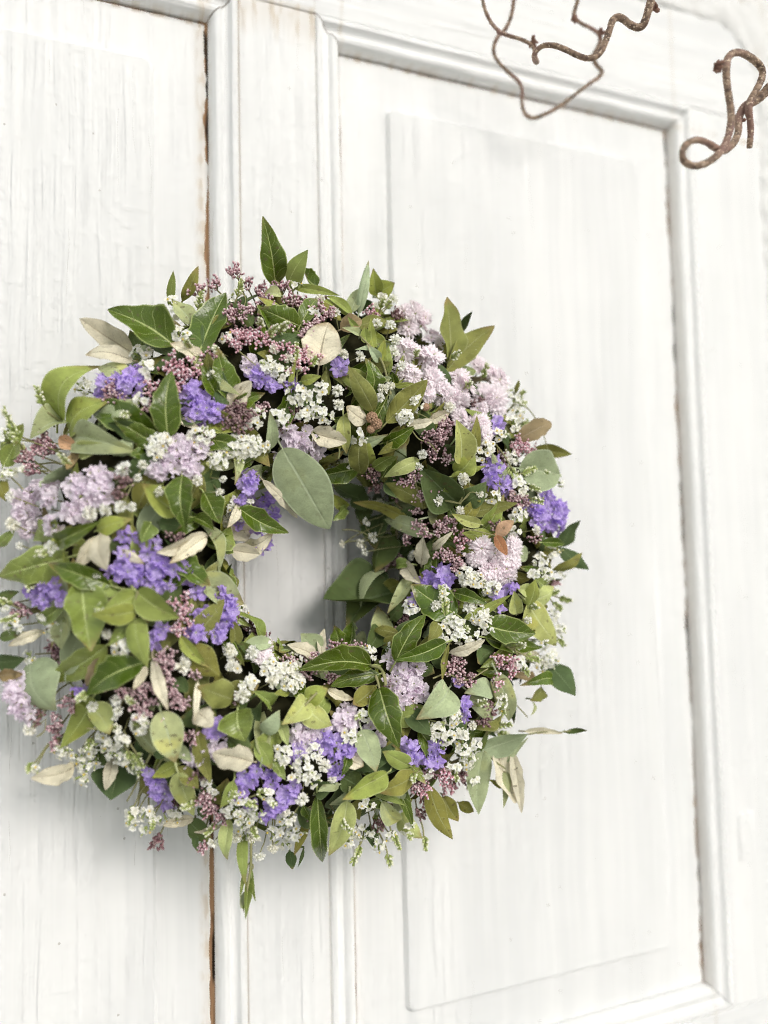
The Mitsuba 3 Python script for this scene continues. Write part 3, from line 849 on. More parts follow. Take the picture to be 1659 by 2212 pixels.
q -83,-408,-670 59,-521,-448 -86,-12,49 135 9
e -918,-678,1052 -1103,-759,1264 50,-86,10 140 9
o 89,-477,1099 94,-716,1066 42,-11,90 148 9
g 706,-816,-328 495,-865,-358 22,-97,1 111 9
e -298,-740,641 -605,-814,534 31,-92,-24 136 9
g -1662,-607,-1512 -1906,-688,-1392 -22,-53,-82 118 9
l -1122,-770,-917 -866,-592,-1010 60,-56,58 102 9
e -1004,-808,-1331 -1255,-885,-1402 27,-96,8 115 9
q -58,-493,-1779 318,-517,-1746 7,-19,-98 105 9
q -2283,-520,-310 -2314,-460,41 -98,-16,-6 138 9
o 550,-702,596 796,-628,532 37,-77,52 111 9
d -636,-597,-1045 -459,-787,-1183 -16,-68,72 135 9
e -1610,-809,-539 -1822,-879,-446 29,-96,-7 117 9
d 626,-447,-1282 599,-759,-1471 95,10,-29 106 9
d -1458,-811,-907 -1440,-735,-655 33,-91,25 104 9
o 876,-728,-737 671,-805,-689 33,-94,-10 121 9
e -2212,-733,-370 -2159,-679,-112 -64,-72,28 102 9
d -566,-833,-1613 -281,-852,-1458 0,-99,-12 104 9
d -1348,-722,155 -1539,-820,88 49,-86,-13 141 9
l -343,-690,1131 -7,-616,1267 -10,-74,66 95 9
g -489,-764,-1722 -711,-790,-1827 28,-89,-36 109 9
q -1792,-729,167 -1534,-900,258 -50,-85,-17 143 9
d -111,-728,596 26,-862,329 -41,-88,23 140 9
d 4,-313,-138 -119,-374,42 -82,36,-44 131 9
o -1948,-470,660 -1863,-372,862 -92,-3,40 143 9
q 1071,-416,-323 912,-493,-410 59,-53,-61 113 9
d -289,-347,290 -301,-675,210 -54,22,-82 92 9
d -899,-574,1287 -678,-608,1227 14,-53,83 123 9
o -944,-287,-1012 -697,-374,-989 9,48,87 149 9
q -73,-382,-644 30,-173,-582 -89,35,30 90 9
l -966,-608,-933 -1187,-778,-917 53,-64,56 128 9
g -1027,-669,1128 -1037,-496,1312 -22,-72,66 103 9
o -2068,-558,-724 -2406,-401,-591 -51,-57,-64 124 9
e 607,-749,341 769,-639,640 46,-88,7 140 9
g -710,-659,-1103 -952,-611,-879 45,-64,62 100 9
d -349,-619,-1853 -469,-335,-2035 29,-43,-86 133 9
d -1537,-673,294 -1795,-952,316 73,-68,0 108 9
g -1765,-360,-1454 -1608,-489,-1708 -79,20,-59 104 9
o -1911,-527,-1279 -2187,-319,-1178 -50,-27,-82 125 9
d 137,-638,-115 256,-833,-244 -80,-58,15 126 9
e -2117,-668,-59 -2142,-647,232 -71,-71,-1 106 9
o 430,-930,108 446,-758,333 13,-79,59 119 9
o 131,-737,-883 308,-831,-616 -42,-91,-5 129 9
g -109,-436,30 -15,-771,-20 -89,-19,-42 91 9
q -1870,-644,616 -1900,-780,342 -49,-76,43 102 9
d -758,-309,-1991 -482,-473,-2002 6,17,-98 116 9
q 180,-770,-722 249,-823,-975 -21,-97,14 93 9
d 208,-335,-1474 557,-242,-1600 -41,63,-66 109 9
o 880,-353,139 912,-194,-132 79,49,38 90 9
l 618,-826,-116 916,-734,62 30,-96,1 93 9
g -745,-605,349 -599,-824,512 -8,-63,-78 131 9
l 702,-707,-956 895,-533,-993 60,-74,-31 127 9
d 1050,-369,-563 838,-245,-439 56,81,15 136 9
q -1659,-762,-735 -1822,-859,-1002 9,-95,29 138 9
e -719,-782,-1197 -948,-858,-1350 11,-94,31 98 9
q -1862,-475,-1414 -1869,-225,-1345 -72,17,-67 113 9
d -588,-844,916 -633,-786,719 -6,-96,-27 117 9
o -1667,-368,-1643 -1662,-688,-1635 -62,-3,-79 99 9
g -2193,-640,-952 -2108,-705,-652 -66,-75,3 147 9
o -1213,-697,1129 -1392,-717,1008 -31,-75,58 119 9
d -1180,-622,1166 -1164,-429,1325 -36,-58,73 144 9
l -1023,-458,-964 -1190,-257,-697 88,13,45 141 9
o -374,-539,-1914 -670,-510,-1981 19,-28,-94 116 9
l 179,-734,844 425,-694,931 0,-91,41 123 9'''
CLUSTERS = '''P -1975,-643,679 -48,-85,23 79 70
P -1875,-747,663 -35,-92,15 95 95
P -1822,-722,765 -37,-91,19 35 26
P -1519,-886,612 -14,-99,-1 69 69
P -1496,-896,506 -10,-99,-6 95 78
P -1400,-899,519 -8,-99,-9 61 70
W -1490,-906,355 -4,-99,-10 78 47
W -1713,-902,317 -12,-99,-3 59 46
W -1746,-899,264 -12,-99,-2 46 38
W -1262,-864,317 4,-98,-21 106 71
W -1194,-886,469 -2,-98,-19 44 44
Mp -1629,-826,777 -25,-96,10 65 70
Mp -1531,-861,759 -20,-98,5 70 78
Mp -1425,-858,848 -20,-98,7 48 39
Mp -1750,-836,626 -25,-97,8 51 51
Mp -1610,-864,673 -20,-98,4 34 69
M -1940,-732,618 -39,-91,16 60 78
Md -1286,-896,454 -3,-99,-16 97 79
M -1442,-558,1324 -43,-76,49 56 66
M -1331,-567,1372 -39,-77,50 33 66
M -1204,-583,1450 -35,-78,51 47 57
M -1129,-570,1394 -34,-78,52 38 38
M -1249,-757,1130 -26,-94,24 82 46
Mp -1238,-864,934 -18,-98,6 81 54
M -2316,-483,325 -73,-66,20 66 70
M -2405,-489,272 -73,-66,17 43 34
W -1597,-542,1226 -48,-74,47 32 42
W -1554,-526,1164 -49,-73,48 46 42
W -1617,-678,1007 -38,-88,29 49 45
W -1572,-735,977 -33,-92,23 44 44
W -1783,-675,870 -42,-87,26 58 40
W -1764,-776,753 -32,-94,15 35 56
Y -1430,-928,715 -16,-99,0 34 34
W -1808,-836,552 -25,-96,7 38 34
M -1777,-858,515 -22,-97,4 34 42
W -2085,-492,677 -67,-67,32 54 54
W -1240,-542,1283 -39,-76,53 33 57
W -1314,-842,952 -21,-97,10 44 35
M -888,-573,1400 -26,-80,54 73 49
M -865,-731,1263 -20,-93,30 81 57
M -712,-810,1177 -16,-97,18 85 57
M -786,-851,1091 -16,-98,10 56 37
M -870,-867,1040 -16,-98,7 92 46
M -1041,-561,1357 -31,-78,54 58 48
M -1056,-716,1238 -25,-92,31 65 37
M -1187,-744,1168 -26,-93,26 55 46
Mp -1260,-855,953 -19,-98,8 81 54
M -1177,-851,998 -19,-98,9 72 36
Mp -1099,-874,962 -17,-98,5 81 63
Mp -976,-899,892 -14,-99,-3 91 54
Mp -845,-905,864 -14,-99,-6 73 55
Mp -924,-908,792 -12,-99,-10 63 45
Md -1274,-899,499 -4,-99,-15 97 62
Y -1059,-930,896 -15,-99,0 34 34
Y -979,-939,845 -14,-99,-5 34 34
Y -632,-938,896 -15,-99,-5 39 39
Y -523,-938,890 -15,-99,-4 39 39
Y -669,-932,669 -14,-97,-20 41 41
Y -658,-910,589 -15,-95,-26 41 41
W -1063,-905,787 -12,-99,-7 54 45
W -1018,-908,757 -12,-99,-10 45 36
W -1100,-905,807 -13,-99,-5 27 36
W -922,-896,637 -9,-98,-20 63 54
W -855,-893,651 -11,-97,-20 36 36
W -769,-896,670 -12,-97,-20 46 46
W -800,-867,566 -10,-96,-27 64 55
W -855,-855,519 -8,-95,-30 55 36
W -1020,-867,499 -4,-97,-25 45 45
W -726,-848,526 -12,-94,-31 46 37
W -1163,-886,489 -3,-98,-20 44 53
W -1202,-852,330 5,-97,-24 125 67
P -654,-899,823 -14,-98,-11 60 51
P -1154,-899,741 -12,-99,-8 62 44
P -1091,-899,690 -10,-99,-12 72 31
P -940,-893,692 -10,-98,-16 54 27
L -1198,-893,794 -14,-99,-4 62 44
K 15,-649,1319 1,-88,47 134 67
K 25,-620,1233 3,-88,47 145 77
K 119,-705,1113 1,-94,33 61 102
K -148,-864,978 -12,-99,8 97 83
K 10,-851,944 -9,-99,10 89 79
K -169,-901,819 -16,-99,-4 101 62
K -3,-892,803 -14,-99,0 83 78
K -58,-908,687 -18,-98,-8 58 53
Y -292,-637,1322 -7,-85,52 45 40
Y -246,-662,1381 -6,-86,50 45 40
Y -174,-674,1374 -4,-87,49 45 40
Y -262,-886,1032 -12,-99,10 43 43
Y -289,-918,943 -14,-99,3 47 43
Y -245,-934,855 -15,-99,-2 38 38
Y -376,-941,699 -18,-97,-15 42 42
Y -367,-842,1143 -12,-98,19 38 38
Y -265,-823,1148 -10,-97,22 39 39
Y 88,-939,610 -18,-98,-5 41 41
Y -326,-944,721 -18,-98,-12 33 33
Y -394,-932,643 -19,-96,-19 33 33
W -133,-905,624 -21,-97,-13 38 48
W -211,-886,536 -24,-95,-20 53 43
Y -702,-723,1303 -18,-91,38 38 38
Y -170,-940,635 -20,-97,-13 33 33
Mp -373,-756,1227 -11,-96,27 44 39
M 68,-905,477 -24,-96,-12 58 53
Md -21,-883,408 -28,-94,-18 68 58
Md -174,-668,1263 -5,-91,41 50 50
Y -640,-833,1187 -15,-97,20 38 33
W -774,-816,1159 -17,-97,17 37 37
W -488,-791,413 -23,-89,-40 38 48
W -808,-576,1398 -24,-81,54 29 29
N -428,-870,528 -21,-94,-28 39 36
N -393,-857,493 -23,-93,-30 38 32
N -423,-838,461 -24,-91,-33 28 26
L -950,-817,428 -2,-94,-33 55 46
L -860,-769,382 -3,-91,-41 103 84
L -948,-732,300 6,-89,-44 74 56
L -745,-678,313 -7,-83,-55 57 57
K 86,-895,717 -15,-99,-1 88 78
K 224,-851,805 -8,-99,9 110 90
K 191,-885,695 -13,-99,2 89 79
K 461,-661,1002 14,-92,38 58 58
K 528,-667,952 16,-92,36 74 63
K 604,-680,901 17,-93,33 79 95
K 440,-791,760 2,-99,16 92 82
K 514,-781,704 4,-99,17 88 93
K 371,-863,628 -8,-100,6 60 50
K 188,-904,560 -18,-98,-4 59 54
K 315,-895,518 -15,-99,-1 90 70
K 343,-901,437 -16,-99,-2 75 65
P 481,-848,534 -6,-100,6 45 42
Y 77,-939,608 -18,-98,-5 43 43
N -78,-914,604 -21,-97,-12 27 23
W 302,-908,314 -22,-97,-6 59 39
W 362,-904,367 -18,-98,-3 50 40
W 468,-876,457 -9,-100,3 50 40
W -215,-883,534 -24,-95,-21 53 40
M 75,-905,505 -23,-97,-10 39 44
M -7,-889,415 -28,-95,-17 83 63
M -10,-867,320 -32,-93,-20 39 44
M 80,-883,291 -31,-94,-16 41 41
Mp 660,-819,400 2,-100,9 83 62
Mp 796,-737,374 15,-98,15 53 42
W 729,-661,642 22,-94,27 64 64
W 620,-794,539 4,-99,13 46 52
W 752,-689,724 21,-94,28 48 48
W 674,-680,797 19,-93,31 26 53
Y 789,-799,260 12,-99,11 39 39
W 594,-888,101 -12,-99,0 61 61
W 586,-885,162 -11,-99,1 30 40
P 419,-896,228 -20,-98,-4 60 70
P 392,-899,147 -24,-97,-5 55 50
P 485,-896,108 -19,-98,-3 45 60
Y -92,-881,305 -34,-91,-23 36 36
Y 177,-921,150 -33,-94,-11 44 44
Y 29,-836,18 -47,-86,-17 44 44
Y 156,-905,82 -37,-92,-12 27 27
M -140,-741,153 -47,-82,-32 59 31
M -108,-779,184 -43,-85,-29 31 31
M 7,-794,71 -46,-86,-21 54 41
M -60,-737,50 -52,-81,-25 39 24
Y -101,-849,231 -39,-88,-26 31 31
W 1033,-708,158 27,-95,12 37 48
W 867,-696,545 23,-94,23 43 43
W 385,-904,46 -26,-96,-5 59 39
M -2308,-483,358 -72,-66,21 52 52
M -2276,-479,315 -73,-65,20 35 35
M -2393,-486,257 -73,-66,17 65 52
M -2364,-479,197 -74,-65,16 43 35
W -2499,-492,158 -73,-67,13 51 34
W -2436,-486,186 -74,-66,15 43 30
W -2516,-511,381 -70,-69,18 30 43
L -2066,-811,115 -30,-95,4 109 63
L -2151,-763,76 -37,-93,5 75 58
L -2020,-842,37 -24,-97,2 75 58
L -2097,-811,14 -30,-95,3 66 50
L -2299,-552,103 -65,-75,12 78 60
L -2364,-463,67 -76,-64,12 61 52
L -2436,-469,21 -75,-65,10 65 61
L -2275,-643,26 -54,-84,7 59 51
L -2363,-457,-100 -77,-63,7 83 65
L -2259,-700,-131 -46,-88,3 54 54
L -2443,-466,-57 -76,-65,8 47 43
L -2166,-776,-60 -36,-93,3 62 50
L -2097,-820,-96 -28,-96,1 33 33
L -2411,-460,-162 -77,-64,5 39 34
L -1980,-852,113 -23,-97,2 50 37
L -1625,-899,305 -8,-100,-6 94 68
L -1523,-896,283 -2,-100,-10 95 69
L -1642,-899,201 -5,-100,-6 94 68
L -1548,-893,195 0,-100,-9 77 60
L -1725,-896,164 -8,-100,-4 59 59
L -1683,-896,251 -9,-100,-4 59 51
W -1717,-899,327 -13,-99,-2 51 42
W -1741,-899,283 -12,-99,-2 42 42
Y -1910,-917,166 -19,-98,1 51 48
Y -2080,-879,-75 -27,-96,1 51 47
Y -2004,-908,-60 -21,-98,1 42 41
Y -1927,-930,-44 -16,-99,-1 41 39
Y -1866,-939,-45 -12,-99,-1 29 29
Y -2476,-519,-117 -76,-65,6 53 51
Y -2274,-744,-258 -47,-88,1 51 45
Y -2440,-513,-237 -77,-64,2 30 30
Y -1512,-926,106 5,-99,-11 36 36
Y -1811,-936,187 -13,-99,-1 31 30
Y -1836,-939,115 -13,-99,-1 26 26
Y -1724,-948,40 -5,-100,-4 35 35
W -1380,-874,237 5,-99,-16 57 52
Y -1372,-866,48 16,-97,-17 29 29
Y -1356,-878,122 13,-97,-19 26 26
Y -2046,-902,-409 -23,-97,-1 26 26
Y -1995,-901,-729 -23,-97,-3 34 32
W -1903,-880,-805 -18,-98,-2 53 49
Md -1911,-884,102 -18,-98,0 46 50
Md -1935,-884,26 -18,-98,0 41 33
P -1880,-893,-209 -11,-99,-1 50 37
P -1760,-899,-277 -3,-100,-1 58 54
P -1739,-896,-370 -1,-100,0 63 54
P -1904,-889,-333 -12,-99,-1 70 45
P -1880,-893,-400 -11,-99,0 66 49
P -1809,-899,-427 -6,-100,0 62 46
P -1626,-880,-389 6,-100,1 59 46
P -1565,-864,-425 11,-99,2 51 43
P -1703,-896,-464 0,-100,1 63 46
P -1951,-880,-407 -16,-99,-1 49 45
P -2352,-529,-501 -69,-72,-6 77 47
P -2288,-672,-458 -50,-86,-3 58 37
P -2303,-634,-551 -55,-83,-6 50 42
P -2234,-725,-530 -43,-90,-4 33 45
P -1503,-848,-517 14,-99,6 41 34
P -1359,-776,-546 25,-96,12 60 37
P -1312,-760,-619 26,-95,18 49 49
P -1313,-782,-689 21,-96,19 42 42
P -1470,-852,-648 12,-99,10 51 41
P -1517,-874,-734 6,-99,9 64 55
P -1409,-845,-750 11,-98,14 65 52
P -1432,-833,-637 15,-98,11 39 34
P -1729,-899,-764 -7,-100,3 35 46
P -1712,-899,-706 -4,-100,3 42 25
Mg -1594,-890,-569 6,-100,5 68 51
Mg -1604,-896,-661 3,-100,6 63 72
Mg -1630,-903,-727 0,-100,6 42 33
M -1681,-909,-874 -7,-100,4 67 58
M -1507,-902,-953 -2,-100,9 51 42
M -1689,-902,-973 -11,-99,2 37 50
Y -1601,-948,-916 -5,-100,6 56 51
Y -1331,-885,-847 10,-98,19 45 43
Y -1199,-846,-884 12,-95,28 39 39
Y -1310,-903,-941 5,-98,19 36 36
W -2454,-479,-687 -75,-65,-12 77 34
W -2502,-479,-566 -75,-65,-8 42 34
W -2366,-476,-855 -74,-65,-17 38 38
W -2326,-476,-918 -74,-65,-19 43 30
W -2366,-483,-949 -73,-66,-20 25 34
W -2256,-672,-710 -51,-86,-9 42 42
W -2295,-644,-610 -55,-83,-7 29 29
M -2416,-473,-595 -76,-64,-9 77 38
Y -2489,-526,42 -74,-66,10 38 38
W -2516,-508,355 -71,-68,18 25 25
Y -1598,-929,-89 6,-100,-6 29 21
Md -1635,-893,-202 5,-100,-3 51 34
P -1178,-735,123 22,-92,-32 77 68
P -1036,-498,33 43,-70,-58 77 72
P -990,-523,-75 47,-73,-49 77 72
P -1231,-722,22 28,-92,-27 45 32
P -1035,-558,-249 60,-78,-17 61 42
P -1066,-533,-143 56,-76,-34 66 28
P -1220,-621,-128 46,-86,-23 37 27
W -1157,-637,11 38,-85,-37 32 28
Md -335,-627,200 -45,-73,-52 49 59
Md -284,-551,128 -57,-63,-53 50 40
M -108,-779,183 -43,-85,-29 44 39
M -144,-734,147 -48,-82,-33 69 27
M -23,-775,71 -48,-85,-23 84 41
M -53,-693,-43 -60,-77,-23 40 25
M -29,-684,-123 -63,-76,-17 50 40
M 41,-744,-167 -57,-81,-11 94 49
M 120,-810,-140 -49,-87,-9 74 54
Mp 184,-832,-241 -46,-89,-4 54 59
M 82,-763,-337 -56,-83,0 59 47
M 156,-816,-329 -49,-87,-1 59 54
M 178,-832,-409 -46,-89,3 59 49
M -51,-314,-337 -97,-26,0 63 53
M -108,-308,-389 -96,-27,8 42 31
M -63,-583,-209 -75,-65,-13 35 56
Y 25,-833,19 -47,-86,-18 44 39
Y 165,-889,-51 -41,-91,-10 33 33
Y 182,-921,149 -33,-94,-11 47 39
Y 286,-930,51 -31,-95,-7 35 33
Y -214,-440,30 -77,-41,-50 37 35
Y -281,-346,-94 -85,-31,-43 37 33
Y -445,-311,-243 -89,-33,-30 33 27
Y -229,-333,-198 -93,-29,-24 42 39
Y -318,-317,-239 -93,-30,-21 50 29
Y -285,-317,-297 -95,-29,-8 33 35
Y 155,-905,83 -37,-92,-12 23 19
P 80,-760,-457 -55,-83,7 79 69
P 91,-779,-526 -51,-85,10 59 49
P 2,-691,-490 -62,-77,12 55 45
W 204,-845,-459 -44,-90,4 39 49
W 227,-860,-509 -41,-91,5 44 49
W 286,-876,-491 -37,-93,4 34 34
Y 9,-814,-655 -50,-85,17 41 44
Y 198,-905,-654 -38,-92,9 41 41
W -105,-674,-680 -59,-76,29 49 59
W 112,-854,-769 -39,-91,14 73 48
W 40,-842,-834 -39,-90,18 43 58
W 151,-879,-857 -33,-94,12 58 53
W 228,-898,-879 -29,-95,9 43 43
W 260,-889,-725 -33,-94,8 49 58
W 80,-797,-585 -50,-86,12 29 59
M -583,-523,-902 -25,-64,73 44 39
M -470,-615,-911 -33,-73,59 58 34
W -408,-697,-946 -33,-81,48 53 48
Kp -1075,-725,-857 17,-90,40 63 59
Kp -1110,-789,-921 10,-94,33 58 62
Y -1185,-837,-877 13,-95,29 48 46
Y -1320,-888,-864 9,-98,19 39 43
W -1061,-808,-994 5,-94,32 71 58
W -963,-789,-1012 2,-93,37 72 54
W -933,-811,-1065 -1,-94,35 54 36
W -901,-722,-959 4,-88,47 29 37
M -958,-741,-954 6,-90,43 45 25
M -794,-675,-952 -2,-83,55 56 32
M -844,-769,-1031 -3,-91,42 55 41
M -701,-776,-1068 -12,-90,42 65 32
P -1291,-738,-603 29,-94,19 35 62
P -78,-665,-642 -61,-75,25 49 49
W -1222,-871,-1045 2,-98,20 43 35
K 308,-879,-295 -37,-93,-1 99 84
K 439,-904,-367 -28,-96,0 94 69
K 521,-907,-288 -22,-97,-1 75 90
K 353,-892,-435 -33,-94,2 94 69
K 457,-908,-467 -26,-97,1 89 69
K 277,-870,-364 -39,-92,0 59 59
K 529,-907,-389 -22,-98,0 50 70
W 218,-851,-452 -43,-90,4 54 49
W 271,-873,-502 -38,-92,4 54 44
W 357,-898,-554 -31,-95,3 69 39
W 550,-904,-188 -20,-98,-1 35 40
P 985,-659,49 29,-95,10 92 75
P 1062,-691,-39 29,-96,7 75 81
P 1044,-675,-136 30,-95,5 86 65
P 769,-845,-103 -3,-100,1 72 77
P 748,-845,-21 -3,-100,2 51 46
P 851,-798,-48 6,-100,4 73 62
Y 727,-897,-178 -5,-100,1 42 42
W 580,-901,-77 -17,-99,-1 55 40
M 640,-885,6 -11,-99,0 56 56
M 549,-901,35 -17,-99,-1 60 45
M 722,-873,-239 -8,-100,0 46 22
Md 403,-901,-142 -29,-96,-3 49 39
Y 195,-905,-665 -37,-92,9 41 48
W 285,-895,-738 -31,-95,7 59 59
W 322,-904,-798 -27,-96,6 39 49
W 279,-889,-689 -33,-94,7 39 39
Y 640,-903,-773 -7,-100,-3 32 30
W 776,-854,-393 -3,-100,-1 56 56
W 919,-771,-326 13,-99,0 47 42
W 847,-816,-477 5,-100,-2 52 36
W 711,-876,-463 -8,-100,-1 40 30
W 815,-762,-923 12,-99,-12 67 62
P 392,-893,-609 -28,-96,3 41 34
P 410,-896,-684 -26,-97,4 44 34
P 516,-899,-559 -22,-98,1 40 35
W 930,-692,-1061 25,-95,-21 84 58
W 868,-670,-1101 26,-94,-23 63 37
W 584,-854,-1054 -5,-100,-6 50 40
Mp 432,-898,-1010 -15,-99,0 79 44
Mp 515,-870,-1082 -8,-100,-5 50 45
Mp 413,-882,-1157 -11,-99,-3 41 54
M 90,-892,-1018 -28,-95,13 77 58
M 156,-908,-1106 -23,-97,8 67 58
M 94,-901,-1093 -25,-96,11 48 57
Md 341,-860,-1330 -8,-99,-7 49 59
Md 286,-854,-1404 -8,-99,-9 68 34
P 147,-893,-1280 -17,-99,3 40 58
P 154,-886,-1348 -14,-99,-1 38 43
P 107,-896,-1128 -23,-97,10 30 30
L -227,-820,-1042 -31,-91,29 76 52
L -150,-836,-1036 -32,-92,25 47 43
L -279,-839,-1112 -27,-92,27 85 56
L -176,-864,-1135 -27,-94,21 76 57
L -154,-880,-1191 -24,-95,18 52 47
L -264,-871,-1202 -24,-95,21 75 56
L -300,-773,-995 -33,-87,36 57 43
W 42,-905,-1345 -17,-98,3 57 52
W -65,-901,-1420 -16,-99,3 56 37
Y 478,-742,-1485 10,-95,-28 38 38
Y 206,-898,-1418 -9,-99,-8 32 32
W 118,-876,-1461 -11,-99,-5 38 28
W 444,-841,-1293 -4,-99,-10 39 59
W 999,-696,-864 27,-95,-15 42 53
W 971,-667,-769 29,-95,-13 53 53
M 1006,-667,-546 30,-95,-7 43 32
W 1048,-686,-461 29,-95,-4 43 43
L -2444,-485,-1030 -71,-67,-21 72 59
L -2412,-485,-1092 -71,-67,-22 77 55
L -2450,-495,-1130 -70,-68,-23 59 51
L -2396,-492,-1185 -69,-68,-25 68 42
L -2482,-495,-1068 -70,-68,-21 34 51
M -2236,-492,-1251 -68,-67,-29 52 65
M -2150,-596,-1115 -58,-79,-21 42 47
M -2244,-505,-1354 -66,-68,-30 34 20
Md -2332,-495,-1191 -69,-67,-26 43 43
Y -2382,-550,-1261 -68,-69,-26 49 38
P -2121,-684,-1042 -46,-88,-15 35 30
M -1706,-906,-917 -10,-99,3 41 50
M -1498,-902,-948 -2,-100,9 42 25
M -1870,-858,-1026 -22,-97,-4 62 41
M -1776,-884,-1030 -17,-99,-1 41 37
M -1775,-874,-1105 -19,-98,-3 54 41
M -1829,-846,-1155 -24,-97,-7 62 41
M -1665,-902,-1028 -11,-99,2 50 50
M -1648,-899,-1096 -13,-99,1 50 50
M -1583,-902,-1126 -11,-99,3 46 46
Mp -1670,-877,-1222 -18,-98,-3 50 46
Mp -1696,-852,-1290 -22,-97,-7 26 35
M -1572,-880,-1305 -17,-98,-3 55 59
Y -2061,-749,-1129 -43,-89,-16 35 33
Y -1945,-850,-1091 -30,-95,-9 39 33
Y -1932,-838,-1147 -31,-94,-10 37 33
Y -1950,-809,-1191 -35,-93,-13 20 18
W -1819,-830,-1216 -26,-96,-8 41 67
W -2204,-505,-1397 -66,-68,-32 51 38
W -2131,-501,-1431 -65,-68,-34 60 39
W -2065,-495,-1422 -65,-68,-35 43 35
W -2004,-593,-1349 -54,-79,-28 56 43
W -2015,-489,-1411 -65,-67,-36 44 26
W -2082,-504,-1495 -63,-69,-36 52 39
W -2098,-514,-1551 -62,-70,-36 43 43
W -2346,-530,-1460 -64,-70,-30 35 38
W -1951,-653,-1369 -47,-85,-25 34 51
W -1924,-621,-1428 -50,-82,-28 43 43
W -1901,-748,-1305 -37,-92,-16 35 50
W -1871,-675,-1440 -43,-87,-25 42 42
W -1829,-672,-1488 -43,-86,-26 38 38
W -2048,-498,-1457 -64,-68,-36 43 43
P -1765,-697,-1515 -38,-89,-24 36 51
P -1713,-675,-1585 -40,-88,-27 69 56
P -1673,-621,-1663 -43,-83,-34 70 57
P -1632,-504,-1758 -52,-71,-48 67 45
P -1414,-896,-1267 -11,-99,4 51 55
L -1413,-886,-1353 -14,-99,1 55 51
L -1404,-877,-1415 -16,-99,-2 47 42
L -1550,-839,-1441 -22,-97,-8 46 59
L -1493,-855,-1444 -20,-98,-6 38 42
W -1816,-530,-1789 -54,-72,-44 45 61
W -1834,-542,-1843 -53,-73,-44 30 30
W -1739,-526,-1800 -53,-72,-46 44 57
W -1749,-539,-1873 -52,-73,-46 39 35
W -1661,-526,-1828 -51,-72,-47 37 37
Md -1691,-555,-1955 -49,-74,-46 37 70
M -1452,-754,-1692 -29,-93,-23 47 52
M -1401,-709,-1770 -32,-90,-29 48 52
M -1346,-653,-1845 -34,-86,-38 37 37
Md -1505,-817,-1552 -25,-96,-14 42 42
Y -1376,-592,-2007 -41,-75,-51 43 37
Y -1243,-586,-1993 -38,-76,-54 47 38
W -1216,-719,-1845 -28,-91,-30 49 58
W -1305,-760,-1761 -27,-93,-24 44 44
Y -1152,-592,-2014 -35,-77,-54 36 36
M -1438,-558,-2026 -42,-75,-50 36 27
W -1582,-520,-1823 -50,-72,-49 40 45
P -1225,-861,-1583 -18,-98,-6 74 60
P -1159,-880,-1544 -16,-99,-2 52 43
P -1093,-864,-1624 -17,-98,-5 45 48
P -1261,-817,-1675 -22,-97,-14 45 39
P -1031,-829,-1735 -19,-97,-13 71 48
P -1060,-801,-1782 -20,-96,-18 53 40
P -973,-855,-1693 -17,-98,-8 46 57
P -1096,-760,-1832 -23,-94,-24 44 37
P -1192,-785,-1761 -23,-95,-19 39 28
W -1088,-808,-977 6,-95,31 55 44
W -993,-795,-1007 3,-93,36 56 54
W -943,-814,-1067 -1,-94,34 56 54
W -968,-836,-1098 -2,-95,31 44 26
Y -1084,-877,-1049 2,-96,28 44 42
Y -1271,-931,-1105 -2,-99,16 53 51
W -1233,-880,-1072 0,-98,19 39 34
W -1307,-864,-939 5,-98,19 34 34
L -951,-893,-1346 -10,-98,15 66 62
L -856,-886,-1330 -11,-98,18 76 53
L -783,-889,-1346 -12,-98,18 54 45
L -630,-867,-1274 -15,-96,24 82 50
L -617,-883,-1335 -15,-97,20 63 54
L -683,-880,-1312 -14,-97,21 54 45
L -907,-896,-1403 -12,-99,12 57 31
L -485,-893,-1383 -17,-97,15 38 64
L -449,-899,-1439 -17,-98,11 38 38
L -470,-864,-1238 -19,-95,25 29 39
P -756,-893,-1392 -13,-98,15 67 45
P -946,-899,-1459 -13,-99,8 53 46
P -721,-899,-1465 -14,-98,11 67 54
P -703,-896,-1539 -14,-99,6 58 54
P -626,-899,-1484 -15,-98,9 45 45
P -829,-899,-1428 -13,-98,12 40 37
P -710,-886,-1611 -15,-99,1 49 31
W -627,-905,-1411 -15,-98,14 47 54
W -1039,-908,-1448 -12,-99,7 43 48
W -1029,-902,-1502 -14,-99,4 35 35
W -856,-908,-1467 -13,-99,9 44 53
W -939,-905,-1502 -13,-99,6 48 44
W -911,-899,-1568 -14,-99,2 48 39
Y -798,-939,-1546 -14,-99,4 53 39
Y -743,-926,-1634 -15,-99,-2 28 28
W -862,-889,-1619 -15,-99,-1 37 44
W -964,-892,-1589 -15,-99,-1 39 35
P -235,-893,-1508 -16,-99,3 46 51
P -199,-877,-1580 -14,-99,-3 47 42
P -110,-864,-1592 -12,-99,-6 57 57
P -50,-874,-1531 -13,-99,-4 57 57
P -24,-836,-1636 -10,-99,-12 43 40
W 47,-905,-1337 -17,-98,4 57 57
W -50,-901,-1423 -16,-99,2 47 47
W 19,-889,-1469 -13,-99,-2 52 43
W 127,-867,-1484 -10,-99,-7 58 48
W 158,-822,-1582 -6,-99,-15 41 58
W 264,-791,-1570 -2,-98,-19 44 44
W -90,-838,-1675 -10,-99,-13 22 32
W 109,-784,-1680 -4,-98,-22 50 41
Mp 45,-778,-1723 -4,-97,-23 48 58
Mp 141,-623,-1847 6,-88,-47 42 42
Mp -82,-747,-1820 -5,-96,-29 53 48
Mp -4,-620,-1928 1,-87,-49 41 41
M -158,-797,-1779 -9,-97,-21 47 40
Md -54,-630,-1997 -1,-87,-50 39 39
Md 230,-630,-1797 9,-89,-45 70 81
Y -917,-882,-1736 -17,-98,-12 46 42
W -1210,-744,-1821 -26,-93,-27 53 48
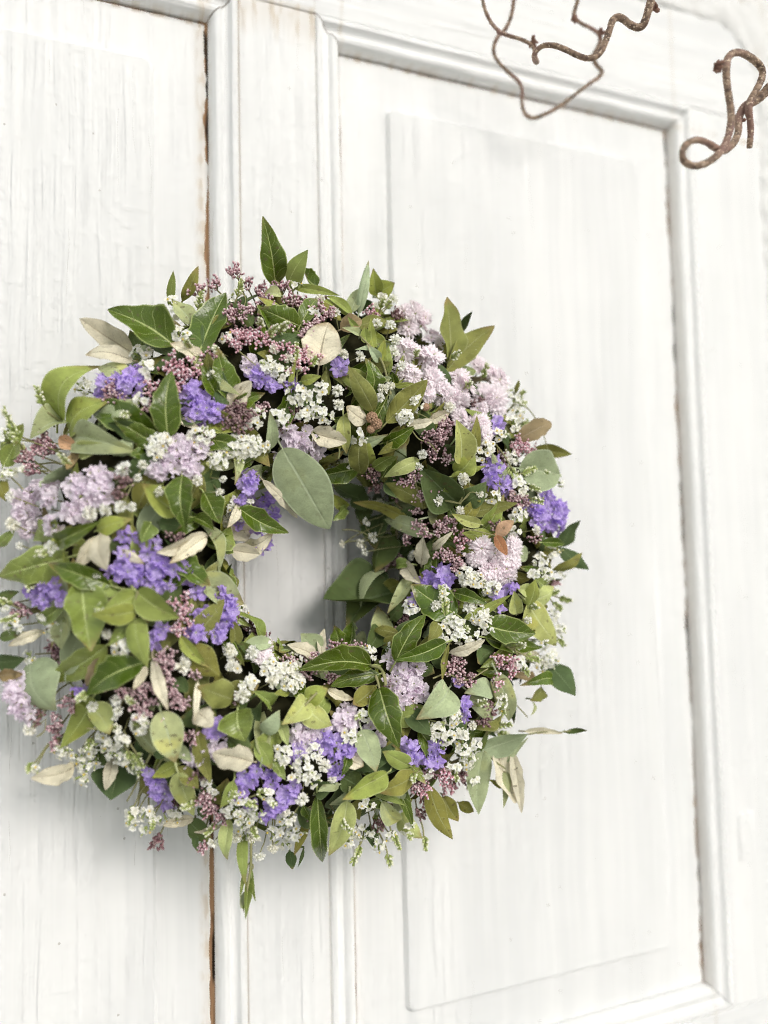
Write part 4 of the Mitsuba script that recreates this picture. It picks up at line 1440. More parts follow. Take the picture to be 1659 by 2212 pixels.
W -1156,-782,-1792 -23,-95,-22 44 39
W -1198,-605,-1932 -33,-82,-46 56 38
Y -1245,-586,-1997 -38,-76,-54 51 41
W -978,-766,-1864 -21,-94,-25 46 45
W -902,-659,-1976 -23,-88,-42 57 57
W -1020,-640,-1965 -27,-86,-43 45 45
W -954,-564,-2060 -29,-78,-55 56 42
Y -1024,-610,-2085 -30,-78,-54 42 38
Y -1110,-617,-2115 -32,-78,-53 42 38
W -1277,-810,-1700 -23,-96,-16 39 39
W -1117,-848,-1685 -19,-98,-11 36 36
W -1130,-548,-2012 -35,-76,-55 46 37
Y -995,-828,-1819 -20,-96,-21 31 26
W -524,-586,-2059 -15,-82,-55 52 57
W -464,-592,-2056 -13,-83,-55 57 57
W -541,-602,-2118 -15,-83,-54 38 28
Y -332,-735,-1923 -9,-92,-37 43 47
W -346,-630,-2138 -10,-85,-52 50 48
W -138,-642,-2078 -4,-86,-50 49 53
W -491,-807,-1837 -13,-97,-20 48 31
Md -331,-598,-2026 -9,-84,-53 40 40
W -272,-630,-2101 -8,-85,-52 38 38
W -378,-608,-2083 -10,-84,-54 38 38
W 249,-731,-1668 3,-96,-29 44 59
W 306,-658,-1819 9,-90,-43 40 50
W -508,-883,-1282 -18,-96,22 41 46
M -2197,-509,-923 -70,-68,-21 58 50
M -1459,-851,365 -2,-99,-11 44 50
M -559,-853,759 -15,-98,-15 38 41
Md -380,-842,-1314 -19,-96,19 58 50
Y -1889,-738,531 -35,-93,13 43 38
Y -1390,-739,-561 28,-95,13 44 33
Y 843,-762,-344 10,-99,-1 30 39
Y -1559,-851,-887 -1,-100,8 45 39
M 452,-836,-1052 -10,-99,-3 42 39
Y -1488,-855,-1112 -7,-100,6 42 42
Md -1331,-681,-539 38,-91,16 44 56
Md -1563,-530,-1712 -49,-72,-48 49 48
Md -1945,-770,-1008 -31,-95,-9 58 38
Y -137,-852,770 -15,-99,-5 42 32
Y -2104,-765,-527 -33,-94,-3 29 45
W -1098,-854,758 -11,-99,-7 46 42
Md -176,-646,-845 -51,-76,41 54 45
Md -1214,-616,1191 -33,-84,43 46 53
W -1027,-757,-1040 5,-93,36 53 42
Md -1299,-705,-676 30,-92,24 42 53
Md -1087,-749,1104 -22,-95,22 44 48
Md -1109,-603,-803 32,-81,48 56 48
Md -480,-630,-993 -28,-77,57 42 43
M -66,-743,-1728 -4,-97,-25 43 53
Y -418,-726,-1066 -27,-86,43 29 38
Md -130,-556,67 -66,-63,-41 38 42
W 589,-811,310 -3,-100,5 56 44
M -54,-753,-1706 -5,-97,-23 50 38
Y -2169,-585,269 -60,-78,17 45 30
Md 560,-848,-4 -15,-99,-1 45 46
Y -1275,-623,-93 46,-85,-24 36 38
Md 508,-836,298 -10,-100,2 41 46
Y -1081,-854,-1424 -11,-99,6 29 38
W -817,-818,586 -9,-96,-28 53 41
Md -127,-596,-750 -61,-69,39 46 41
Md 153,-781,-634 -45,-88,12 44 56
Md -107,-573,-707 -66,-66,37 45 58
Md -1236,-765,1022 -23,-96,18 53 48
Md -813,-726,-1852 -18,-94,-29 46 43
Md -1582,-678,940 -36,-89,28 41 49
M -510,-753,-1123 -20,-89,40 54 41
W -1259,-592,-99 51,-82,-26 58 42
W 148,-839,-1358 -12,-99,-3 41 58
Y -1121,-539,94 42,-73,-53 33 41
Md 147,-760,-122 -50,-86,-10 57 50
Y -1747,-855,63 -7,-100,-3 42 45
W -476,-485,278 -36,-56,-75 47 59
W -1304,-700,-4 32,-92,-24 54 42
Md -2041,-592,-1181 -56,-79,-25 39 41
W 391,-849,-575 -29,-96,3 53 52
M -1185,-787,336 8,-96,-28 56 39
Md -1646,-840,480 -15,-99,0 39 58
Y 320,-831,-491 -36,-93,3 33 37
M -2236,-484,-824 -75,-64,-18 52 55
Y -8,-502,-329 -84,-54,-1 44 29
Y -836,-475,-928 9,-60,80 44 31
Md -1681,-808,-1258 -22,-97,-7 52 42
W -1122,-676,-861 22,-88,41 48 40
W -1190,-539,-658 52,-75,41 45 40
Md 355,-810,638 -5,-100,8 58 58
M -203,-844,-1263 -21,-96,17 40 47
Y -1614,-817,-1296 -20,-98,-6 34 42
W -242,-669,-919 -43,-79,43 47 54
M -1284,-843,-1128 -2,-99,15 59 38
M -624,-605,1302 -16,-85,50 54 46
Y 112,-794,-777 -41,-90,16 43 36
M -1137,-842,560 -4,-98,-18 55 52
Md -309,-807,-1170 -24,-93,27 48 59
Md -116,-828,-1559 -11,-99,-6 52 39
Md -992,-794,470 -1,-95,-31 42 47
Md -1143,-605,-770 35,-82,45 54 48
W -1810,-572,-1490 -52,-77,-36 42 49
Md -925,-812,540 -5,-96,-28 52 58
W -479,-571,302 -31,-69,-66 54 55
Y -323,-845,896 -14,-99,0 44 45
W -1427,-729,-1640 -29,-93,-23 44 56
W -943,-728,-1038 4,-91,42 43 50'''
SPIKES = '''-2293,-495,529 -2350,-547,662
-2429,-495,328 -2515,-553,524
-2381,-486,270 -2491,-537,380
-1465,-880,732 -1501,-890,781
-1573,-744,965 -1644,-683,1030
-923,-902,691 -920,-920,928
-1028,-908,729 -1125,-930,808
-857,-908,797 -806,-933,851
497,-889,323 630,-904,59
705,-664,694 759,-743,790
668,-667,767 776,-730,707
589,-882,183 741,-872,239
-2376,-470,-623 -2523,-516,-652
-2397,-495,370 -2476,-534,388
-2439,-473,-586 -2532,-513,-538
-1974,-880,-547 -2037,-885,-593
-2436,-486,195 -2521,-525,162
82,-829,-721 52,-802,-534
137,-867,-799 74,-865,-747
121,-857,-769 180,-909,-808
581,-860,-1023 666,-831,-1132
67,-845,-798 59,-808,-546
1000,-670,-631 1081,-745,-664
961,-677,-864 1026,-739,-868
987,-692,-906 1009,-749,-966
382,-873,-1244 466,-838,-1374
577,-870,-982 736,-857,-1043
-1900,-738,-1324 -1803,-698,-1515
-1853,-751,-1360 -1794,-739,-1477
-1979,-707,-1263 -1918,-754,-1253
-1798,-514,-1709 -1845,-568,-1826
-1737,-511,-1717 -1718,-568,-1870
-1288,-807,-1700 -1188,-832,-1740
-2035,-558,-1327 -2074,-522,-1381
-2147,-501,-1429 -2236,-534,-1371
-2331,-523,-1422 -2384,-565,-1473
-270,-605,-2023 -231,-691,-2170
-464,-614,-2125 -531,-666,-2220
-452,-611,-2119 -501,-657,-2182
-302,-649,-2177 -302,-706,-2252
-487,-880,-1266 -588,-913,-1288
-28,-901,-1406 -106,-911,-1378
-1243,-817,-1703 -1319,-843,-1661
-1202,-829,-1696 -1134,-883,-1657
-62,-908,-1364 -19,-928,-1384
-136,-639,-2070 -149,-687,-2121
-50,-661,-2086 -62,-728,-2188
517,-868,-947 555,-976,-923
660,-858,39 711,-1004,0
-1361,-841,869 -1415,-926,871
-1512,-796,882 -1567,-893,904
-2032,-543,-1301 -2072,-578,-1384
-678,-763,-1871 -631,-885,-1951
235,-846,748 243,-936,778
412,-744,827 415,-853,930
-681,-671,-1959 -598,-714,-2006
143,-800,934 175,-909,978
-1817,-827,-1136 -1892,-897,-1074
-189,-840,-1655 -228,-933,-1702
-1968,-855,-624 -2007,-974,-598
781,-580,576 856,-623,601
-1311,-566,-1879 -1424,-613,-1931
-743,-653,-1974 -737,-748,-2086
-1175,-670,-1874 -1153,-737,-1958
-1463,-694,-1716 -1581,-769,-1729
-2161,-709,169 -2221,-800,238
-2316,-593,-418 -2388,-637,-476
-126,-856,926 -135,-944,955
1027,-527,10 1097,-556,59
882,-753,-631 933,-816,-591
-1116,-828,1022 -1142,-942,1060
418,-762,-1451 507,-853,-1448
818,-540,542 947,-595,585
-1218,-580,1252 -1184,-641,1381
666,-848,122 717,-967,86
789,-753,272 873,-833,211
-1845,-816,484 -1915,-920,461
208,-871,-1301 271,-947,-1264
-1455,-562,1151 -1425,-617,1297
-1104,-853,953 -1057,-984,1009
551,-524,-1546 676,-568,-1591
125,-738,-1704 130,-806,-1759
-2254,-695,-281 -2341,-787,-286
-1018,-847,1002 -987,-955,1046
953,-681,-645 1001,-744,-723
332,-693,961 375,-779,1031
650,-860,-708 679,-940,-680
-821,-540,1359 -855,-573,1432
-196,-524,1313 -136,-565,1412
-2057,-727,-1038 -2136,-834,-1068
-264,-528,-1989 -292,-560,-2081
-1053,-817,-1724 -1092,-885,-1743
-284,-672,1264 -278,-734,1329'''
SPRIGS = '''4,0,0 -135,-308,-102 -195,-309,-198 -286,-312,-166 -378,-320,-145 -447,-333,-147
3,0,0 -195,-308,-198 -260,-320,-145 -281,-346,-99
3,0,0 -195,-308,-198 -214,-314,-208 -226,-323,-198
3,0,0 -227,-305,-187 -283,-303,-207 -314,-308,-239
3,0,0 -291,-292,-228 -268,-305,-260 -282,-308,-297
3,0,0 -291,-292,-223 -371,-297,-222 -440,-302,-243
4,0,0 -1832,-899,119 -1821,-917,160 -1811,-936,187
4,0,0 -1832,-899,115 -1865,-910,75 -1890,-921,15 -1915,-933,-44
4,0,0 -1829,-909,93 -1882,-918,70 -1903,-930,48
4,0,0 178,-869,7 220,-907,53 213,-925,121 178,-929,149
4,0,0 68,-825,21 120,-853,12 171,-881,1 222,-915,63 276,-939,56
4,0,0 -34,-737,-25 -50,-762,23 -86,-784,90 -123,-812,175
4,0,0 168,-866,2 178,-891,34 156,-905,82
7,0,0 -317,-920,669 -370,-934,850 -432,-928,943 -493,-918,1003 -516,-915,1031
7,0,0 -1838,-955,-500 -1851,-963,-557 -1855,-972,-650
6,0,0 427,-631,-1652 476,-673,-1708 539,-723,-1761
4,0,0 726,-709,-1557 821,-748,-1541 886,-779,-1549 959,-811,-1540 994,-823,-1537
4,0,0 688,-646,-1370 733,-680,-1433 745,-687,-1448
8,0,0 -1149,-574,-1961 -1155,-595,-2112 -1161,-605,-2172 -1178,-618,-2243 -1189,-630,-2300
5,0,0 -1155,-586,-2150 -1142,-593,-2172 -1150,-595,-2191
5,0,0 -1157,-586,-2150 -1174,-589,-2164 -1193,-602,-2210
9,0,0 -456,-827,-1001 -405,-865,-1019 -394,-897,-1067 -397,-924,-1118
9,0,0 -453,-834,-1003 -409,-862,-1017 -387,-891,-1062 -390,-915,-1114
8,0,0 -437,-865,-1061 -433,-891,-1095 -433,-915,-1133
7,0,0 -2219,-476,487 -2256,-491,509 -2293,-505,529
8,0,0 -939,-952,-1215 -877,-930,-1163 -802,-905,-1109
5,0,0 168,-910,-167 248,-935,-183 366,-970,-215
5,0,0 -68,-904,-1100 26,-910,-1078 152,-933,-1122 300,-948,-1059
4,0,0 170,-896,-1205 238,-888,-1259 331,-877,-1327
6,0,0 -1754,-786,-1405 -1790,-691,-1513 -1820,-567,-1632 -1858,-520,-1717
5,0,0 -1693,-792,-1435 -1737,-665,-1559 -1798,-514,-1700
4,0,0 -879,-864,-1711 -938,-823,-1810 -970,-784,-1869
4,0,0 -1266,-877,883 -1209,-906,826 -1170,-930,787
4,0,0 -168,-891,457 -118,-894,400 -52,-912,371 -2,-917,313
4,0,0 -581,-782,-1868 -524,-787,-1856 -435,-790,-1871
4,0,0 82,-840,15 123,-867,3 169,-896,-9
4,0,0 766,-727,712 842,-738,623 910,-741,496 959,-736,358
4,0,0 -2340,-498,-1308 -2300,-503,-1277 -2293,-505,-1209
3,0,0 -2379,-501,-1278 -2340,-502,-1248 -2300,-505,-1217
4,0,0 -1190,-552,1364 -1157,-616,1288 -1201,-741,1168
4,0,0 -315,-858,516 -153,-898,566 -31,-910,521'''
TWIGS = {'T1': '1195,-1750,3223,30 1190,-1700,3134,29 1172,-1680,3051,28 1165,-1660,3001,27 1155,-1640,2962,26 1129,-1620,2951,26 1088,-1600,2973,26 1052,-1580,3013,25 1026,-1560,3032,25 994,-1550,3010,25 975,-1540,2950,24 955,-1530,2890,23 926,-1520,2822,23 886,-1510,2775,22 824,-1500,2753,20 763,-1480,2772,20 697,-1460,2804,20 637,-1430,2835,19 582,-1400,2843,18 562,-1350,2843,18 582,-1280,2852,19 658,-1180,2892,20 737,-1080,2962,17 756,-1040,3024,14 756,-1020,3097,13',
'T1b': '756,-1020,3097,13 739,-1000,3139,13 684,-980,3170,14 623,-950,3196,15 555,-900,3242,15 590,-880,3255,15 531,-860,3320,15 491,-840,3423,14 477,-820,3547,13',
'T2': '1337,-780,3843,18 1331,-760,3765,17 1330,-730,3720,17 1330,-710,3669,16 1413,-680,3658,15 1528,-640,3675,16 1616,-620,3664,18 1651,-600,3625,23 1633,-580,3566,23 1610,-560,3514,20 1657,-530,3475,18 1732,-500,3456,19 1709,-480,3410,18 1632,-450,3354,16 1533,-400,3274,16 1412,-350,3179,17 1301,-300,3120,18 1232,-260,3105,19 1171,-250,3136,18 1139,-260,3218,16 1133,-280,3296,16 1083,-310,3344,16 966,-340,3383,16 855,-380,3423,15 807,-410,3474,16 824,-440,3554,17 875,-480,3613,17 902,-520,3691,17 905,-560,3792,17 908,-580,3869,17',
'T3': '1771,-2150,2507,36 1720,-2100,2438,35 1685,-2060,2395,33 1628,-2040,2345,31 1561,-2030,2306,28 1518,-2030,2256,26 1492,-2030,2198,25 1478,-2040,2132,25 1441,-2050,2063,24 1378,-2070,1999,23 1291,-2100,1943,22 1192,-2140,1921,21 1094,-2170,1922,21 1001,-2190,1908,20 926,-2200,1867,21 891,-2200,1815,21 901,-2200,1766,22 970,-2190,1756,22 1054,-2180,1784,23 1140,-2170,1836,23 1217,-2160,1906,24 1265,-2160,1984,24 1291,-2160,2062,24 1299,-2160,2147,22 1288,-2160,2237,22 1290,-2150,2327,23 1290,-2150,2401,25 1316,-2140,2474,25 1375,-2130,2528,24 1453,-2120,2550,24 1547,-2100,2553,24 1630,-2080,2539,24 1663,-2070,2502,24 1633,-2070,2432,23 1592,-2070,2370,23 1543,-2080,2301,25 1523,-2080,2244,25 1542,-2070,2186,22 1552,-2060,2117,21 1547,-2050,2034,19'}
BUDS = '1261,-1650,3072 1164,-920,3497 760,-1000,3166 1423,-900,3447 1214,-2180,2370 1167,-2190,2370 1535,-2000,2218'

rng = np.random.default_rng(11)

def unit(v):
    v = np.asarray(v, float)
    return v / (np.linalg.norm(v) + 1e-12)

def grid_faces(nu, nv):
    i, j = np.meshgrid(np.arange(nu - 1), np.arange(nv - 1), indexing='ij')
    a = i * nv + j
    q = np.stack([a, a + nv, a + nv + 1, a + 1], -1).reshape(-1, 4)
    return np.vstack([q[:, [0, 1, 2]], q[:, [0, 2, 3]]])

_used = {}
def numbered(name):
    n = _used.get(name, 0)
    _used[name] = n + 1
    return name if n == 0 else f'{name}_{n:03d}'

def put(parent, name, mesh, bsdf, smooth=True, uv=None, label=None, kind=None, category=None):
    key = numbered(f'{parent}__{name}' if parent else name)
    scene[key] = mikit.ply(mesh, bsdf, smooth=smooth, uv=uv)
    entry = {k: v for k, v in (('label', label), ('kind', kind), ('category', category)) if v}
    if entry:
        labels[key] = entry
    return key

class Soup:
    """Collects pieces of one part: vertices, triangles, uv."""
    def __init__(self): self.v, self.f, self.uv, self.n = [], [], [], 0
    def add(self, v, f, uv=None):
        self.v.append(v); self.f.append(np.asarray(f) + self.n); self.n += len(v)
        self.uv.append(np.zeros((len(v), 2)) + 0.5 if uv is None else uv)
    def mesh(self): return np.vstack(self.v), np.vstack(self.f)
    def uvs(self): return np.vstack(self.uv)

def tube(points, radii, sides=7, uvc=None):
    p = np.asarray(points, float)
    t = np.gradient(p, axis=0)
    t /= np.linalg.norm(t, axis=1, keepdims=True) + 1e-12
    a = np.zeros_like(p)
    ref = np.array([0.31, 0.2, 0.93]) if abs(t[0] @ [0.31, 0.2, 0.93]) < .9 else np.array([1.0, 0, 0])
    for i in range(len(p)):                       # parallel transport, so that the tube does not twist
        ref = unit(ref - t[i] * (ref @ t[i])); a[i] = ref
    b = np.cross(t, a)
    ang = np.arange(sides) * 2 * np.pi / sides
    r = np.broadcast_to(radii, (len(p),))
    v = p[:, None] + r[:, None, None] * (np.cos(ang)[None, :, None] * a[:, None] + np.sin(ang)[None, :, None] * b[:, None])
    i, j = np.meshgrid(np.arange(len(p) - 1), np.arange(sides), indexing='ij')
    q = np.stack([i * sides + j, i * sides + (j + 1) % sides, (i + 1) * sides + (j + 1) % sides, (i + 1) * sides + j], -1).reshape(-1, 4)
    f = np.vstack([q[:, [0, 1, 2]], q[:, [0, 2, 3]]])
    v = v.reshape(-1, 3)
    n = len(v)
    cap = [[n, (k + 1) % sides, k] for k in range(sides)] + [[n + 1, n - sides + k, n - sides + (k + 1) % sides] for k in range(sides)]
    v = np.vstack([v, p[0], p[-1]])
    return v, np.vstack([f, cap])

def spline(points, per=8):
    p = np.asarray(points, float)
    e = np.vstack([2 * p[0] - p[1], p, 2 * p[-1] - p[-2]])
    out = []
    for i in range(len(p) - 1):
        a, b, c, d = e[i:i + 4]
        for t in np.arange(per) / per:
            out.append(.5 * (2 * b + (c - a) * t + (2 * a - 5 * b + 4 * c - d) * t * t + (3 * b - a - 3 * c + d) * t ** 3))
    out.append(p[-1])
    return np.array(out)

# ------------------------------------------------------------------ materials: old white paint
CRACK_L, CRACK_R = -0.126, -0.0262

def paint_colour(vertical):
    def fn(p, n, uv):
        a, b = (p.x, p.z) if vertical else (p.z, p.x)
        aw = a + .004 * noise(a * 60, b * 14, 2.0)
        streak = fbm(aw * 240, b * 7, 3.0, octaves=4)
        broad = fbm(a * 26, b * 5, 7.0, octaves=3)
        c = mix((0.765, 0.770, 0.772), (0.852, 0.853, 0.848), smoothstep(.25, .75, .4 * streak + .6 * broad))
        # hairline cracks along the grain and a few specks of dirt
        wob = 0.004 * noise(a * 30, b * 22, 5.0) + 0.0012 * noise(a * 90, b * 130, 2.0)
        line = dr.abs(dr.abs((a + wob) * 95 - dr.floor((a + wob) * 95) - .5))
        cid = cell_rand(dr.floor((a + wob) * 95), dr.floor(b * 17 + 3 * cell_rand(dr.floor((a + wob) * 95), 9.0, 9.0)), 4.0)
        hair = dr.select((line < .018) & (cid > .80), mi.Float(.30), mi.Float(0)) * smoothstep(.45, .75, noise(a * 60, b * 40, 1.0))
        c = mix(c, (0.42, 0.40, 0.37), hair)
        sx, sz = p.x * 260, p.z * 260
        h = cell_rand(dr.floor(sx), dr.floor(sz), 8.0)
        fx, fz = sx - dr.floor(sx) - .5, sz - dr.floor(sz) - .5
        speck = dr.select((h > .9965) & (fx * fx + fz * fz < .03 + 6 * (h - .9965)), mi.Float(.5), mi.Float(0))
        c = mix(c, (0.33, 0.30, 0.26), speck)
        # dirt that has settled along the joints, in ragged tan stains
        def near(v, at, w): return smoothstep(w, 0.0, dr.abs(v - at))
        rag = smoothstep(.38, .72, fbm(p.x * 330, p.z * 120, 2.0, octaves=3))
        d1 = near(p.x, CRACK_L - .003, .0075) * (.35 + .65 * rag)
        d2 = near(p.x, CRACK_R, .0028) * (.3 + .7 * rag) * .8
        d3 = near(p.x, .2915, .003) * .25
        drip = smoothstep(.45, .8, fbm(p.x * 300, p.z * 45, 6.0, octaves=3))
        d4 = smoothstep(.345, .372, p.z + .014 * fbm(p.x * 260, 1.0, 6.0, octaves=3)) * smoothstep(.378, .373, p.z) * (.35 + .65 * drip) * dr.select((p.x > -.1045) & (p.x < -.047), mi.Float(.8), mi.Float(0))
        d5 = near(p.z, .350, .004) * rag * .8 * dr.select((p.x < -.125) | (p.x > -.028), mi.Float(1), mi.Float(0))
        m1 = near((p.x + .0470) - (.372 - p.z), 0.0, .0011) * dr.select((p.x > -.0475) & (p.x < -.0255) & (p.z > .345), mi.Float(1), mi.Float(0))
        m2 = near((-.1045 - p.x) - (.372 - p.z), 0.0, .0011) * dr.select((p.x < -.104) & (p.x > -.127) & (p.z > .345), mi.Float(1), mi.Float(0))
        c = mix(c, (0.30, 0.22, 0.15), dr.clip(.85 * (m1 + m2), 0, .85))
        d6 = near(p.x, -.1045, .0016) * .4 + near(p.x, -.047, .0012) * .25
        c = mix(c, (0.58, 0.49, 0.38), dr.clip(.75 * d1 + .8 * d2 + d3 + d4 + d5 + d6, 0, .92))
        return c
    return fn

def paint_bump(vertical):
    def fn(p, n, uv):
        a, b = (p.x, p.z) if vertical else (p.z, p.x)
        aw = a + .003 * noise(a * 80, b * 20, 2.0)
        brush = fbm(aw * 430, b * 7, 1.0, octaves=4)
        lumps = smoothstep(.62, .8, noise(p.x * 240, p.z * 240, 4.0))
        fine = noise(p.x * 800, p.z * 500, 9.0)
        hair = noise(aw * 1300, b * 24, 6.0)
        return brush * 0.75 + hair * .30 + lumps * .16 + fine * .08
    return fn

for nm, vert in (('paint_vertical', True), ('paint_horizontal', False)):
    scene[nm] = {'type': 'twosided', 'b': {'type': 'bumpmap', 'scale': 0.0014, 'tex': proc(paint_bump(vert), eps=2.5e-4),
                 'b': {'type': 'principled', 'base_color': proc(paint_colour(vert)), 'roughness': 0.58, 'specular': 0.28}}}

def bare_wood(p, n, uv):
    g = fbm(p.x * 900, p.z * 26, 2.0, octaves=3)
    c = mix((0.20, 0.11, 0.06), (0.46, 0.29, 0.17), g)
    return mix(c, (0.03, 0.022, 0.016), smoothstep(.58, .76, fbm(p.x * 200, p.z * 36, 5.0, octaves=3)))
scene['bare_wood'] = {'type': 'twosided', 'b': {'type': 'diffuse', 'reflectance': proc(bare_wood)}}

def stucco_colour(p, n, uv):
    c = mix((0.78, 0.775, 0.76), (0.85, 0.85, 0.84), fbm(p.x * 60, p.y * 60, p.z * 60, octaves=3))
    return mix(c, (0.60, 0.53, 0.44), .5 * smoothstep(.68, .86, fbm(p.x * 28, p.z * 16, 8.0, octaves=3)))
scene['stucco'] = {'type': 'twosided', 'b': {'type': 'diffuse', 'reflectance': proc(stucco_colour)}}

# ------------------------------------------------------------------ the door: stiles and rails, two raised-and-fielded panels, bolection mouldings
DOOR = 'door'
FIELD = .039
ZT, ZB, MW = .372, -.420, .0203                      # outer edges of the mouldings, moulding width
def axis_lines(lo, hi, marks, fine=.0006, coarse=.006):
    xs = {lo, hi}
    x = lo
    while x < hi:
        d = min([abs(x - m) for m in marks] + [1])
        x += fine if d < .004 else min(coarse, max(fine, d * .35))
        xs.add(min(x, hi))
    return np.array(sorted(xs))

def panel(x0, x1, seed, dark_side):
    """Panel between the moulding's inner edges: margin sloping to the joint, a small worn step, then the flat field."""
    zt, zb = ZT - MW, ZB + MW
    gl, gr = (.0010, .0010)
    if dark_side == 'right': gr = .0019
    else: gr = .0028
    gl = .0018
    lo, hi, lz, hz = x0 + gl, x1 - gr, zb + .001, zt - .0020
    xs = axis_lines(lo, hi, [lo, hi, x0 + FIELD, x1 - FIELD])
    zs = axis_lines(lz, hz, [lz, hz, zb + FIELD, zt - FIELD], coarse=.004)
    X, Z = np.meshgrid(xs, zs, indexing='ij')
    # signed distance inside the field rectangle with worn, rounded corners
    cxm, czm = (x0 + x1) / 2, (zt + zb) / 2
    hx, hz2, r = (x1 - x0) / 2 - FIELD, (zt - zb) / 2 - FIELD, .006
    qx, qz = np.abs(X - cxm) - hx + r, np.abs(Z - czm) - hz2 + r
    d = np.hypot(np.maximum(qx, 0), np.maximum(qz, 0)) + np.minimum(np.maximum(qx, qz), 0) - r
    d += .0004 * (meshkit.noise(np.stack([X * 60, Z * 60, X * 0], -1), seed) - .5)
    s = np.clip(.5 - d / .0024, 0, 1); s = s * s * (3 - 2 * s)
    margin = np.clip(d, 0, FIELD) / FIELD
    Y = .0078 + .0024 * margin - .0042 * s
    Y += .0007 * (meshkit.fbm(np.stack([X * 9, Z * 4, X * 0], -1), 3, seed) - .5)
    # ragged paint along the joints
    def rag(z, k, amp): return amp * .55 * (np.round(meshkit.noise(np.stack([z * 62, z * 0 + k, z * 0 + 4], -1), seed + 2) * 4) / 4 - .5) + amp * (meshkit.fbm(np.stack([z * 160, z * 0 + k, z * 0], -1), 4, seed) - .45) + amp * .8 * (meshkit.noise(np.stack([z * 22, z * 0 + k, z * 0], -1), seed + 5) - .5)
    wr = np.clip((X - (hi - .004)) / .004, 0, 1) ** 2
    wl = np.clip(((lo + .004) - X) / .004, 0, 1) ** 2
    X = X + wr * rag(Z, 1.5,   .0042 if dark_side == 'right' else .0046) - wl * rag(Z, 7.5, .0013)
    wt = np.clip((Z - (hz - .004)) / .004, 0, 1) ** 2
    Z = Z + wt * rag(X, 3.5, .0013)
    Y = Y + .0006 * wr + .0004 * wl
    # the edge turns back into the joint
    v = np.stack([X, Y, Z], -1)
    rim = lambda line: line + np.array([0, .004, 0])
    v = np.concatenate([rim(v[:1]), v, rim(v[-1:])], 0)
    v = np.concatenate([rim(v[:, :1]), v, rim(v[:, -1:])], 1)
    nu, nv = v.shape[:2]
    return put(DOOR, 'panel', (v.reshape(-1, 3), grid_faces(nu, nv)), 'paint_vertical', smooth=50)

PROFILE = np.array([[0, .0035], [.0001, .0009], [.0007, .0007], [.0010, -.0006], [.0015, -.0012], [.0042, -.0014], [.0052, -.0011], [.0058, .0004],
                    [.0066, .0017], [.0078, .0028], [.0094, .0033], [.0112, .0031], [.0118, .0017], [.0126, .0004], [.0144, -.0002], [.0164, .0002],
                    [.0180, .0016], [.0192, .0040], [.0199, .0072], [.0203, .0128]])
def moulding(x0, x1, labelled=None):
    """Four mitred lengths round a panel, outer edges x0, x1, ZB, ZT."""
    corners = {'tl': (x0, ZT, 1, -1), 'tr': (x1, ZT, -1, -1), 'br': (x1, ZB, -1, 1), 'bl': (x0, ZB, 1, 1)}
    for a, b, horizontal in (('tl', 'tr', True), ('tr', 'br', False), ('br', 'bl', True), ('bl', 'tl', False)):
        (ax, az, adx, adz), (bx, bz, bdx, bdz) = corners[a], corners[b]
        s, y = PROFILE[:, 0], PROFILE[:, 1]
        A = np.stack([ax + adx * s, y, az + adz * s], -1); B = np.stack([bx + bdx * s, y, bz + bdz * s], -1)
        L = unit((B - A).mean(0))
        gap = .0005
        A, B = A + L * gap, B - L * gap
        t = np.linspace(0, 1, 140)
        v = A[None] * (1 - t)[:, None, None] + B[None] * t[:, None, None]
        w = meshkit.fbm(np.stack([v[..., 0] * 45, v[..., 1] * 300, v[..., 2] * 45], -1), 3, 8) - .5
        v[..., 1] += w * .0013
        v[:, -4:, 1] += (w[:, -4:]) * .0006
        end = v.copy()[:1]; end[..., 1] += .004; end2 = v.copy()[-1:]; end2[..., 1] += .004
        v = np.concatenate([end, v, end2], 0)
        nu, nv = v.shape[:2]
        f = grid_faces(nu, nv)
        put(DOOR, 'moulding', (v.reshape(-1, 3), f), 'paint_horizontal' if horizontal else 'paint_vertical', smooth=40)

def board(name, x0, x1, z0, z1, vertical, depth=.03, label=None):
    """A stile or rail with slightly uneven face and eased edges."""
    e = .0008
    nx, nz = (max(8, int((x1 - x0) / .004)), max(8, int((z1 - z0) / .006)))
    nx, nz = min(nx, 140), min(nz, 170)
    xs, zs = np.linspace(x0, x1, nx), np.linspace(z0, z1, nz)
    xs = np.sort(np.r_[xs, x0 + e * .4, x0 + e, x1 - e, x1 - e * .4]); zs = np.sort(np.r_[zs, z0 + e * .4, z0 + e, z1 - e, z1 - e * .4])
    X, Z = np.meshgrid(xs, zs, indexing='ij')
    d = np.minimum(np.minimum(X - x0, x1 - X), np.minimum(Z - z0, z1 - Z))
    Y = .0006 * np.clip(1 - d / e, 0, 1) ** 2
    k = (9, 3) if vertical else (3, 9)
    Y = Y + .0006 * (meshkit.fbm(np.stack([X * k[0], Z * k[1], X * 0 + x0 * 50], -1), 3, 3) - .5)
    v = np.stack([X, Y, Z], -1)
    back = lambda l: l * np.array([1, 0, 1]) + np.array([0, depth, 0])
    v = np.concatenate([back(v[:1]), v, back(v[-1:])], 0)
    v = np.concatenate([back(v[:, :1]), v, back(v[:, -1:])], 1)
    nu, nv = v.shape[:2]
    return put(DOOR, name, (v.reshape(-1, 3), grid_faces(nu, nv)), 'paint_vertical' if vertical else 'paint_horizontal', smooth=50, label=label)

